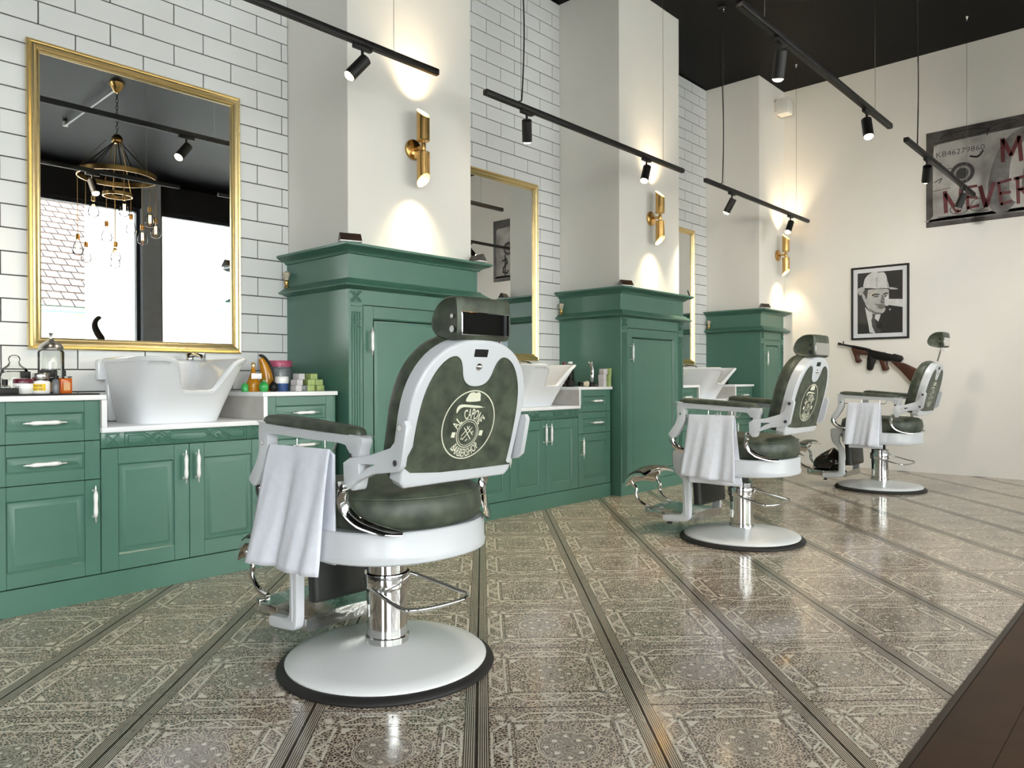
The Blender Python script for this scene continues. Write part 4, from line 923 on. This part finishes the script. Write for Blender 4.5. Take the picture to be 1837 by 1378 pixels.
ph([(424, 505), (470, 480), (520, 472), (900, 472), (990, 480), (1045, 497), (1000, 508), (900, 500), (760, 498), (620, 505), (540, 515), (500, 560), (470, 600), (435, 575)], 3, 3)
ph([(540, 487), (720, 494), (900, 488), (905, 500), (760, 500), (620, 508), (545, 520)], 6, 2)
ph([(518, 478), (522, 400), (540, 340), (600, 275), (680, 240), (760, 246), (830, 240), (865, 290), (885, 370), (905, 475), (820, 480), (720, 488), (620, 482)], 2, 4); ph([(700, 330), (740, 320), (730, 470), (712, 470)], 3, 2); ph([(870, 330), (885, 370), (905, 474), (880, 476), (868, 400)], 3, 1)
b.build('photograph', ['p_dark', 'p_black', 'p_white', 'p_face', 'p_mid', 'p_shade', 'p_dark'], t, 0)
b = MB(Mp); b.add([(.018, .018, .0155), (W-.018, .018, .0155), (W-.018, Hp-.018, .0155), (.018, Hp-.018, .0155)], [(0, 1, 2, 3)]); b.build('glazing', 'pane', t, 0)

t = thing('wall_gun', 'black and brown wooden submachine gun hung below the framed portrait', 'gun', (XB, 2.30, 1.10)); gy, gz = 2.30, 1.10
def gp(name, pts, x0, th, m, bev=.006, sm=0):
    q = [(gy-y, z-gz) for y, z in pts]; q = sp2(q, sm) if sm else q
    b = MB(); b.plate(q, th, bev=bev, M=ENDW(0, 0, -x0)); return b.build(name, m, t, 40)
b = MB(); Mg = ENDW(0, 0, -.035); pa, pb = Vector((gy-2.678, 1.249-gz, 0)), Vector((gy-2.37, 1.175-gz, 0))
b.M = Mg; b.tube([tuple(pa), tuple(pa+(pb-pa)*.08), tuple(pa+(pb-pa)*.1), tuple(pb)], [.013, .013, .010, .012], 14)
for i in range(12): q = pa+(pb-pa)*(.45+.04*i); b.tube([tuple(q), tuple(q+(pb-pa)*.012)], .0155, 12)
b.box(gy-2.632, gy-2.622, 1.248-gz, 1.272-gz, -.003, .003); b.build('barrel', 'gun_black', t, 40)
gp('receiver', [(2.40, 1.188), (2.16, 1.126), (2.155, 1.135), (2.085, 1.112), (2.072, 1.085), (2.10, 1.050), (2.16, 1.062), (2.235, 1.066), (2.33, 1.085), (2.385, 1.13)], .018, .040, 'gun_black', .006)
gp('foregrip', [(2.54, 1.203), (2.40, 1.162), (2.375, 1.14), (2.39, 1.125), (2.47, 1.135), (2.475, 1.10), (2.452, 1.075), (2.47, 1.052), (2.505, 1.056), (2.515, 1.10), (2.535, 1.16)], .018, .036, 'gun_wood', .010, 3)
gp('magazine', [(2.39, 1.13), (2.32, 1.105), (2.335, 1.03), (2.350, .985), (2.375, .976), (2.40, .988), (2.398, 1.04)], .024, .026, 'gun_black', .005, 2)
gp('pistol_grip', [(2.285, 1.075), (2.222, 1.066), (2.215, 1.03), (2.200, .990), (2.225, .970), (2.255, .975), (2.268, 1.02)], .022, .030, 'gun_wood', .009, 3)
gp('stock', [(2.175, 1.06), (2.10, 1.045), (2.045, 1.033), (1.86, .930), (1.85, .91), (1.93, .80), (1.955, .805), (2.07, .945), (2.14, 1.02)], .020, .036, 'gun_wood', .010, 3)
b = MB(); b.cyl((0, -.05, .045), (-.018, -.05, .045), .008, 10); b.cyl((0, .12, .06), (-.018, .12, .06), .008, 10); b.build('wall_peg', 'black', t, 40)

t = thing('alarm_box', 'small white box with rounded edges high in the corner on the farthest pillar', 'box', (7.62, YC, 3.64))
b = MB(); b.box(-.065, .065, -.150, -.022, 0, .165, bev=.012); b.build('housing', 'white_plastic', t, 40)
b = MB(); b.box(-.05, .05, -.022, 0, .03, .14, bev=.003); b.build('bracket', 'white_plastic', t, 40)
b = MB(); b.box(-.050, .050, -.1515, -.1505, .02, .145, bev=.0004); b.build('grille', 'white_plastic', t, 30)
t = thing('wall_switch', 'white square wall switch right of the gun, behind the raised headrest', 'switch', (XB, 1.752, 1.19))
b = MB(); b.box(-.009, 0, -.04, .04, -.04, .04, bev=.003); b.build('plate', 'white_plastic', t, 30); b = MB(); b.box(-.013, -.0095, -.024, .024, -.03, .03, bev=.001); b.build('rocker', 'white_plastic', t, 30)
for i, (y, z) in enumerate([(.62, 1.62), (.62, 1.25), (.30, 1.62), (.30, 1.25)]):
    t = thing('framed_certificate', ['upper left', 'lower left', 'upper right', 'lower right'][i]+' small framed certificate on the end wall right of the canvas', 'picture', (XB, y, z), 0, 'small framed certificates')
    b = MB(); rows = [[tuple(Mp @ Vector(q)) for q in ((k_-.12, k_, zz), (.12-k_, k_, zz), (.12-k_, .30-k_, zz), (k_-.12, .30-k_, zz))] for k_, zz in ((0, 0), (0, .018), (.012, .018), (.012, .008))]
    b.loft(rows, cap1=False); b.build('frame', 'black', t, 0)
    b = MB(Mp); b.add([(-.11, .01, .009), (.11, .01, .009), (.11, .29, .009), (-.11, .29, .009)], [(0, 1, 2, 3)]); b.build('mount', 'mount', t, 0)
    b = MB(Mp); b.plate([(-.07, .05), (.07, .05), (.07, .25), (-.07, .25)], .0005, M=Matrix.Translation((0, 0, .0092))); b.build('certificate', 'sky_print', t, 0)

# ------------------------------------------------------------------ things on the counters
ZB = .8402
def one(name, label, cat, loc, build_parts, group=None, rz=0):
    t = thing(name, label, cat, loc, rz, group)
    for nm, fn, m in build_parts:
        b = MB(); fn(b); b.build(nm, m, t, 45)
    return t
def lat(prof, seg=24): return lambda b: b.lathe(prof, seg)
b = MB(); b.box(-.16, .19, -.09, .09, 0, .006, bev=.002); o = b.build('tray', 'black', None, 30, (.905, 3.41, ZB)); tag(o, 'thin black tray under the jars at the left end', 'tray')
ZT_ = ZB+.0062
def paneled(b, n=16, r=.048, h=.18):
    b.lathe([(0, 0), (r, 0), (r+.002, .004), (r+.002, h), (r-.004, h+.012), (r-.010, h+.02), (r-.012, h+.02), (r-.007, h+.010), (r-.003, h-.002), (r-.003, .006), (0, .006)], n)
one('glass_jar', 'tall clear glass jar with a pointed metal lid and knob', 'jar', (1.0, 3.62, ZB), [('body', paneled, 'glass'), ('lid', lat([(0, .188), (.046, .188), (.050, .192), (.049, .200), (.040, .215), (.012, .234), (.006, .238), (.005, .250), (.010, .262), (.006, .264), (0, .264)]), 'steel')])
def cutglass(b):
    b.lathe([(0, 0), (.054, 0), (.058, .005), (.058, .075), (.052, .092), (.040, .10), (.038, .10), (.048, .09), (.054, .074), (.054, .008), (0, .008)], 32)
    for s in (-1, 1):
        for i in range(12):
            a = 2*PI*i/12; b.tube([(.0585*math.cos(a+s*q*.13), .0585*math.sin(a+s*q*.13), .008+.0155*q) for q in range(5)], .0016, 5)
one('glass_bowl', 'cut glass bowl with a domed glass stopper at the far left', 'bowl', (.865, 3.62, ZB), [('body', cutglass, 'glass'), ('stopper', lat([(0, .096), (.05, .096), (.046, .108), (.026, .122), (.018, .135), (.022, .148), (.018, .160), (.008, .166), (0, .167)]), 'glass')])
one('tin_box', 'low dark glass box in front, at the far left', 'box', (.770, 3.375, ZT_), [('body', lambda b: b.box(-.045, .045, -.025, .025, 0, .024, bev=.002), 'black'), ('lid', lambda b: b.box(-.046, .046, -.026, .026, .0245, .032, bev=.002), 'glass')])
one('small_bottle', 'small round bottle with a black cap behind the low dark box', 'bottle', (.792, 3.45, ZT_), [('body', lat([(0, 0), (.018, 0), (.019, .003), (.019, .028), (.010, .034), (0, .034)]), 'glass'), ('cap', lat([(0, .0342), (.010, .0342), (.010, .056), (.009, .058), (0, .058)]), 'black')])
one('lotion_bottle', 'clear bottle with a square black cap behind the maroon lidded jar', 'bottle', (.887, 3.55, ZB), [('body', lat([(0, 0), (.022, 0), (.023, .003), (.023, .055), (.014, .064), (.012, .068), (0, .068)]), 'glass'), ('cap', lambda b: b.box(-.016, .016, -.016, .016, .0685, .096, bev=.002), 'black')])
one('cream_jar', 'white jar with a maroon lid on the black tray', 'jar', (.848, 3.42, ZT_), [('body', lat([(0, 0), (.030, 0), (.034, .004), (.034, .038), (.031, .042), (0, .042)]), 'porcelain'), ('lid', lat([(0, .0425), (.0355, .0425), (.0355, .058), (.034, .060), (0, .060)]), 'maroon')])
def wrap(b, r, z0, z1, a0, a1, mi=0):
    for i in range(10):
        p, q = math.radians(a0+(a1-a0)*i/10), math.radians(a0+(a1-a0)*(i+1)/10)
        b.add([(r*math.cos(a), r*math.sin(a), z) for a, z in ((p, z0), (q, z0), (q, z1), (p, z1))], [(0, 1, 2, 3)], mi)
def wraptext(b, text, r, z0, z1, a0, a1, mi=1):
    vs, fs = glyphs(text, 1, .01); x0 = min(v[0] for v in vs); x1 = max(v[0] for v in vs); y0 = min(v[1] for v in vs); y1 = max(v[1] for v in vs)
    b.add([(r*math.cos(math.radians(a0+(a1-a0)*(x-x0)/(x1-x0))), r*math.sin(math.radians(a0+(a1-a0)*(x-x0)/(x1-x0))), z0+(z1-z0)*(y-y0)/(y1-y0)) for x, y, z in vs], fs, mi)
def lab(b): wrap(b, .0332, .012, .040, 200, 285); wraptext(b, 'SHAVE', .0335, .028, .036, 205, 262); wraptext(b, 'BUTTER', .0335, .015, .021, 205, 268)
one('shaving_jar', 'cream jar with silver lid and yellow label on the black tray', 'jar', (.908, 3.42, ZT_), [('body', lat([(0, 0), (.030, 0), (.033, .003), (.033, .046), (.030, .050), (0, .050)]), 'porcelain'), ('lid', lat([(0, .0505), (.029, .0505), (.029, .056), (.031, .058), (.031, .080), (.029, .083), (0, .083)]), 'steel'), ('label', lab, ['yellow', 'gun_black'])])
def nozzle(b): b.lathe([(0, .072), (.011, .072), (.011, .10), (0, .10)], 16); b.box(-.042, .012, -.008, .008, .088, .103, bev=.002)
one('spray_bottle', 'dark bottle with a black spray head and amber label behind the silver lid', 'bottle', (.970, 3.50, ZB), [('body', lat([(0, 0), (.022, 0), (.023, .003), (.023, .06), (.012, .070), (0, .071)]), 'gun_black'), ('label', lambda b: wrap(b, .0233, .012, .05, 190, 290), 'amber'), ('spray_head', nozzle, 'black')])
one('dropper_bottle', 'slim dark dropper bottle left of the orange bottle', 'bottle', (.962, 3.42, ZT_), [('body', lat([(0, 0), (.013, 0), (.014, .003), (.014, .05), (.007, .058), (0, .058)]), 'greyjar'), ('dropper', lat([(0, .0585), (.010, .0585), (.010, .072), (.005, .074), (.0055, .09), (.003, .097), (0, .097)]), 'black')])
one('cologne_bottle', 'square orange cologne bottle with a thin black stopper', 'bottle', (.993, 3.42, ZT_), [('body', lambda b: b.box(-.022, .022, -.020, .020, 0, .062, bev=.003), 'orange'), ('shoulder', lambda b: b.box(-.0225, .0225, -.0205, .0205, .0625, .070, bev=.003), 'glass'), ('stopper', lat([(0, .0705), (.006, .0705), (.006, .090), (.004, .095), (0, .096)], 12), 'black'), ('label', lambda b: b.box(-.013, .013, -.0207, -.0203, .012, .046), 'amber')], rz=.15)
# right of the nearest basin
one('green_bottle', 'small green bottle at the foot of the basin tip', 'bottle', (1.800, 3.46, ZB), [('body', lat([(0, 0), (.016, 0), (.017, .003), (.017, .03), (.008, .042), (0, .044)]), 'bright_green')])
one('aftershave_bottle', 'amber bottle with a white neck label beside the nearest basin', 'bottle', (1.866, 3.50, ZB), [('body', lat([(0, 0), (.030, 0), (.032, .004), (.032, .044), (.026, .058), (.020, .075), (.012, .10), (.009, .125), (0, .126)]), 'amber'), ('stopper', lat([(0, .1265), (.010, .1265), (.011, .14), (.005, .148), (0, .149)]), 'gold'), ('label', lambda b: b.box(-.028, .028, -.034, -.0325, .064, .092, bev=.001), 'porcelain')])
def arcbody(b): b.tube(smooth_path([(.005, 0, 0), (.010, 0, .05), (.004, 0, .10), (-.010, 0, .145), (-.024, 0, .172)], 5), interp([.034, .036, .030, .020, .011], 5), 16)
def archandle(b): b.tube(smooth_path([(-.030, 0, .187), (-.008, 0, .180), (.020, 0, .15), (.038, 0, .105), (.044, 0, .05), (.040, 0, .002)], 5), interp([.007, .009, .008, .008, .008, .008], 5), 10)
one('oil_bottle', 'tall curved amber oil bottle with a black arched handle', 'bottle', (1.985, 3.60, ZB), [('body', arcbody, 'amber'), ('handle', archandle, 'black')])
ball = lambda r: lat([(0, 0), (r*.6, 0), (r*.9, r*.4), (r, r), (r*.9, r*1.6), (r*.5, r*2.0), (.006, r*2.15), (.006, r*2.45), (0, r*2.45)])
one('round_bottle', 'round bright green bottle in front of the oil bottle', 'bottle', (1.885, 3.43, ZB), [('body', ball(.0235), 'bright_green')])
one('round_bottle', 'round black bottle beside the bright green one', 'bottle', (1.938, 3.43, ZB), [('body', ball(.0225), 'gun_black')])
one('blue_jar', 'blue jar with a white lid under the stack of soaps', 'jar', (2.014, 3.48, ZB), [('body', lat([(0, 0), (.032, 0), (.034, .003), (.034, .040), (0, .040)]), 'blue'), ('lid', lat([(0, .0405), (.034, .0405), (.035, .044), (.035, .070), (.032, .076), (0, .077)]), 'porcelain')])
one('hair_wax_jar', 'wide smoky grey tub stacked behind the blue jar', 'jar', (2.098, 3.64, ZB), [('body', lat([(0, 0), (.055, 0), (.058, .004), (.058, .112), (.054, .122), (0, .122)]), 'greyjar')])
one('hair_wax_jar', 'pink lidded tub on top of the smoky grey tub', 'jar', (2.096, 3.64, ZB+.1222), [('body', lat([(0, 0), (.056, 0), (.060, .002), (.060, .006), (0, .006)]), 'greyjar'), ('lid', lat([(0, .0062), (.062, .0062), (.063, .010), (.063, .036), (.060, .040), (0, .040)]), 'pink')])
def soap(lab, loc, s, m, rz=0): 
    b = MB(); b.box(-s[0]/2, s[0]/2, -s[1]/2, s[1]/2, 0, s[2], bev=.003); o = b.build('soap_bar', m, None, 40, loc); o.rotation_euler[2] = rz; tag(o, lab, 'soap', 'soap bars stacked by the basins')
s1 = (.036, .055, .030)
soap('greyish white soap bar at the bottom left of the nearest stack', (2.048, 3.40, ZB), s1, 'soap_white'); soap('greyish white soap bar in the middle of the nearest stack', (2.052, 3.40, ZB+.0302), s1, 'soap_white', .1); soap('greyish white soap bar on top of the nearest stack', (2.064, 3.40, ZB+.0604), s1, 'soap_white', .05)
s2 = (.044, .060, .030)
soap('green soap bar at the bottom left of the nearest green pile', (2.137, 3.43, ZB), s2, 'soap_green'); soap('green soap bar at the bottom right of the nearest green pile', (2.194, 3.43, ZB), s2, 'soap_green', .05); soap('green soap bar at the left of the middle row, nearest green pile', (2.139, 3.43, ZB+.0302), s2, 'soap_green', .03)
soap('green soap bar at the right of the middle row, nearest green pile', (2.187, 3.43, ZB+.0302), s2, 'soap_green', -.03); soap('green soap bar on top of the nearest green pile', (2.152, 3.43, ZB+.0604), s2, 'soap_green', .08); soap('dark green soap bar between the white and green nearest piles', (2.096, 3.43, ZB), (.034, .06, .030), 'greyjar')
# right of the middle basin
def brush(b): b.lathe([(0, 0), (.016, 0), (.017, .006), (.010, .018), (.013, .032), (.010, .040), (0, .040)], 20)
def hair(b): b.lathe([(0, .0402), (.011, .0402), (.016, .055), (.022, .075), (.022, .084), (.012, .093), (0, .095)], 20)
t = one('shaving_brush', 'shaving brush with cream bristles lying by the middle basin', 'brush', (4.385, 3.37, ZB+.022), [('handle', brush, 'black'), ('bristles', hair, 'bristle')]); t.rotation_euler = (0, PI/2, -.15)
one('soap_bowl', 'dark shaving bowl under the tip of the middle basin', 'bowl', (4.335, 3.42, ZB), [('body', lat([(0, 0), (.03, 0), (.040, .02), (.043, .045), (.040, .045), (.034, .022), (0, .010)]), 'black')])
def razor(b): b.tube(smooth_path([(0, 0, .03), (.004, 0, .08), (.008, 0, .12), (-.004, 0, .16), (-.008, 0, .178)], 4), interp([.010, .016, .014, .012, .014], 4), 12); b.box(-.022, .012, -.016, .016, .176, .190, bev=.003)
one('hair_clipper', 'chrome hair clipper upright in a black stand by the middle basin', 'clipper', (4.555, 3.38, ZB), [('body', razor, 'chrome'), ('stand', lat([(0, 0), (.038, 0), (.040, .004), (.036, .02), (.02, .034), (0, .034)]), 'black'), ('badge', lambda b: b.box(-.012, .012, -.0405, -.0385, .008, .014), 'steel')])
one('tonic_bottle', 'dark bottle with a maroon cap behind the middle basin tip', 'bottle', (4.500, 3.60, ZB), [('body', lat([(0, 0), (.026, 0), (.028, .004), (.028, .14), (.014, .158), (0, .158)]), 'gun_black'), ('cap', lat([(0, .1585), (.018, .1585), (.018, .19), (0, .192)]), 'maroon')])
one('tonic_bottle', 'dark bottle with a white cap behind the middle basin tip', 'bottle', (4.572, 3.60, ZB), [('body', lat([(0, 0), (.026, 0), (.028, .004), (.028, .16), (.016, .176), (0, .176)]), 'gun_black'), ('cap', lat([(0, .1765), (.018, .1765), (.018, .192), (.016, .194), (0, .194)]), 'porcelain')])
s3 = (.042, .05, .045)
soap('pale soap bar at the bottom of the stack by the middle basin', (4.625, 3.33, ZB), s3, 'soap_white'); soap('pale soap bar halfway up the stack by the middle basin', (4.622, 3.33, ZB+.0452), s3, 'soap_white', .1); soap('pale soap bar atop the stack by the middle basin', (4.636, 3.33, ZB+.0904), s3, 'soap_white', -.1)
soap('green soap bar at the bottom of the stack by the middle basin', (4.668, 3.31, ZB), (.030, .04, .042), 'soap_green'); soap('green soap bar halfway up the stack by the middle basin', (4.670, 3.31, ZB+.0422), (.028, .04, .042), 'soap_green', .1); soap('green soap bar standing atop the stack by the middle basin', (4.680, 3.31, ZB+.0844), (.024, .035, .055), 'soap_green', .1)
for k in (1, 2):
    t = one('hand_shower', ['', 'black hand shower lying on the ledge of the middle basin', 'black hand shower lying on the ledge of the farthest basin'][k], 'shower', (1.50+D*k, 3.773, .9965), [('head', lambda b: b.tube(smooth_path([(-.03, 0, .012), (.0, 0, .016), (.03, 0, .014), (.045, 0, .010)], 4), interp([.012, .014, .010, .006], 4), 12), 'black'), ('hose', lambda b: b.tube(smooth_path([(.045, 0, .010), (.065, -.01, .006), (.08, -.02, -.01), (.085, -.03, -.05)], 4), .005, 8), 'black')], 'hand showers on the basin ledges')
one('wax_pot', 'dark pot on the raised counter right of the farthest basin', 'pot', (1.93+2*D, 3.45, ZB), [('body', lat([(0, 0), (.028, 0), (.03, .003), (.03, .05), (0, .05)]), 'gun_black'), ('lid', lat([(0, .0505), (.031, .0505), (.031, .065), (0, .066)]), 'maroon')])

# ------------------------------------------------------------------ on the cabinet cornices
def tent(label, loc, rz):
    t = thing('tent_block', label, 'sign', loc, rz, 'small wooden blocks on the cabinet cornices')
    b = MB(); w_ = .055; b.loft([[(x, -.030, 0.006), (x, .030, .006), (x, .004, .046), (x, -.004, .046)] for x in (-w_, w_)]); b.build('block', 'dark_wood', t, 0)
    b = MB(); b.box(-w_-.002, w_+.002, -.032, .032, 0, .0055, bev=.0015); b.build('base', 'porcelain', t, 30)
zt = 1.6018
tent('dark wooden block on the left corner of the nearest cabinet cornice', (2.232, 3.185, zt), -.35); tent('dark wooden block seen end-on at the right of the nearest cornice', (3.150, 3.19, zt), PI/2-.1)
tent('dark wooden block on the left corner of the middle cabinet cornice', (4.725, 3.185, zt), -.3); tent('dark wooden block on the left corner of the farthest cabinet cornice', (7.190, 3.185, zt), -.3)
one('razor_stick', 'thin black rod leaning on the right end of the middle cornice', 'rod', (5.70, 3.19, zt), [('rod', lambda b: b.tube([(0, 0, 0), (-.018, .01, .05)], .006, 8), 'black')])
for k in range(3):
    x = 2.222+D*k
    one('badger_brush', ['shaving brush standing on the ledge left of the nearest tall cabinet', 'shaving brush standing on the ledge left of the middle tall cabinet', 'shaving brush standing on the ledge left of the farthest tall cabinet'][k], 'brush', (x, 3.785, 1.4195), [('handle', lat([(0, 0), (.014, 0), (.015, .004), (.009, .012), (.012, .024), (.013, .034), (.010, .042), (0, .042)]), 'brass'), ('bristles', lat([(0, .0425), (.011, .0425), (.016, .058), (.021, .076), (.021, .084), (.010, .092), (0, .093)]), 'bristle')], 'shaving brushes on the cabinet ledges')
# crumpled bag on the farthest foot plate
b = MB(); rnd = random.Random(4); rows = []; n = 22
for j in range(9):
    h = j/8; r = [(.115, .11), (.125, .12), (.125, .125), (.115, .12), (.10, .11), (.08, .09), (.058, .065), (.03, .035), (.006, .008)][j]
    rows.append([(r[0]*math.cos(2*PI*i/n)*(1+.10*math.sin(3*2*PI*i/n+j)+rnd.uniform(-.05, .05)), .02-.04*h+r[1]*math.sin(2*PI*i/n)*(1+.10*math.sin(4*2*PI*i/n+j*.7)+rnd.uniform(-.05, .05)), .165*h**.9) for i in range(n)])
b.loft(rows); o = b.build('plastic_bag', 'bag', None, 50, (CHAIRS[2][0]-.02, CHAIRS[2][1]+.38, .146)); tag(o, 'crumpled shiny black bag on the foot plate of the farthest chair', 'bag')

# ------------------------------------------------------------------ by the windows and outside them (seen in the mirror)
t = thing('plume_ornament', 'dark curled plume on a thin stem by the window', 'ornament', (3.86, -4.0, 0))
b = MB(); b.tube(smooth_path([(.02, 0, 1.44), (0, 0, 1.50), (-.05, 0, 1.58), (-.085, 0, 1.67), (-.075, 0, 1.75), (-.03, 0, 1.80), (0, 0, 1.79)], 5), interp([.015, .05, .05, .045, .035, .03, .008], 5), 10); b.build('plume', 'plume', t, 60)
b = MB(); b.cyl((0, 0, .012), (.02, 0, 1.46), .006, 8); b.lathe([(0, 0), (.12, 0), (.12, .01), (.01, .018), (0, .018)], 24); b.build('stem', 'black', t, 40)
b = MB(); b.box(-40, 40, -60, YR-.26, -.25, -.15); struct(b.build('ground', 'pavement', smooth=0))
t = thing('house', 'white house with a tiled roof and a skylight across the street', 'house', (6, -14.5, -.15))
b = MB(); b.box(-9, 2.0, -6, 0, 0, 3.05); b.build('wall', 'render', t, 0)
b = MB(); R0, R1 = Vector((0, .45, 2.95)), Vector((0, -5.6, 7.6)); sl = R1-R0; nn = Vector((0, sl.z, -sl.y)).normalized()
tw, th_ = .34, .36; ncol, nrow = 34, int(sl.length/.36)
for r in range(nrow):
    for c in range(ncol):
        x = -9.3+c*tw+(.17 if r % 2 else 0); p = R0+sl.normalized()*(r*th_); q = p+sl.normalized()*(th_*1.05); a = nn*.05; z_ = nn*.012
        b.add([(x+.006, *(p+a)[1:]), (x+tw-.03, *(p+a)[1:]), (x+tw-.03, *(q+z_)[1:]), (x+.006, *(q+z_)[1:]), (x+.006, *p[1:]), (x+tw-.03, *p[1:])], [(0, 1, 2, 3), (4, 5, 1, 0)])
        b.add([(x+tw-.03, *(p+z_)[1:]), (x+tw+.006, *(p+z_)[1:]), (x+tw+.006, *(q)[1:]), (x+tw-.03, *(q)[1:])], [(0, 1, 2, 3)])
rt_ = b.build('roof_tiles', 'roof_tile', t, 0); rt_['kind'] = 'stuff'
b = MB(); b.add([(-9.4, .5, 2.85), (2.4, .5, 2.85), (2.4, -5.6, 7.5), (-9.4, -5.6, 7.5), (-9.4, -6.2, 3.0), (2.4, -6.2, 3.0)], [(0, 1, 2, 3), (3, 2, 5, 4), (0, 4, 5, 1)]); b.build('roof_deck', 'roof_deck', t, 0)
b = MB(); b.tube([(-9.4, .52, 2.88), (2.4, .52, 2.88)], .07, 10); b.build('gutter', 'mint', t, 60)
ps = R0+sl*.42; b = MB(); Ms = Matrix(((1, 0, 0, -.6), (0, sl.normalized().y, nn.y, ps.y), (0, sl.normalized().z, nn.z, ps.z), (0, 0, 0, 1)))
b.M = Ms; b.box(-.45, .45, -.7, .7, 0, .10); b.build('skylight', 'frame', t, 0); b = MB(Ms); b.box(-.38, .38, -.62, .62, .101, .105); b.build('skylight_pane', 'porcelain', t, 0)
t = thing('house', 'plain white rendered house with a round green sign, right of the tiled roof', 'house', (12.0, -9.5, -.15))
b = MB(); b.box(-5.25, 7, -4.4, 0, 0, 7.5); b.build('wall', 'render', t, 0)
b = MB(); b.lathe([(0, -.04), (.30, -.04), (.33, 0), (.30, .04), (0, .04)], 40, M=Matrix.Translation((-3.8, .5, 2.9)) @ Matrix.Rotation(PI/2, 4, 'X')); b.build('round_sign', 'mint', t, 40)
b = MB(); b.cyl((-3.8, 0, 2.9), (-3.8, .46, 2.9), .03, 8); b.build('sign_bracket', 'steel', t, 40)
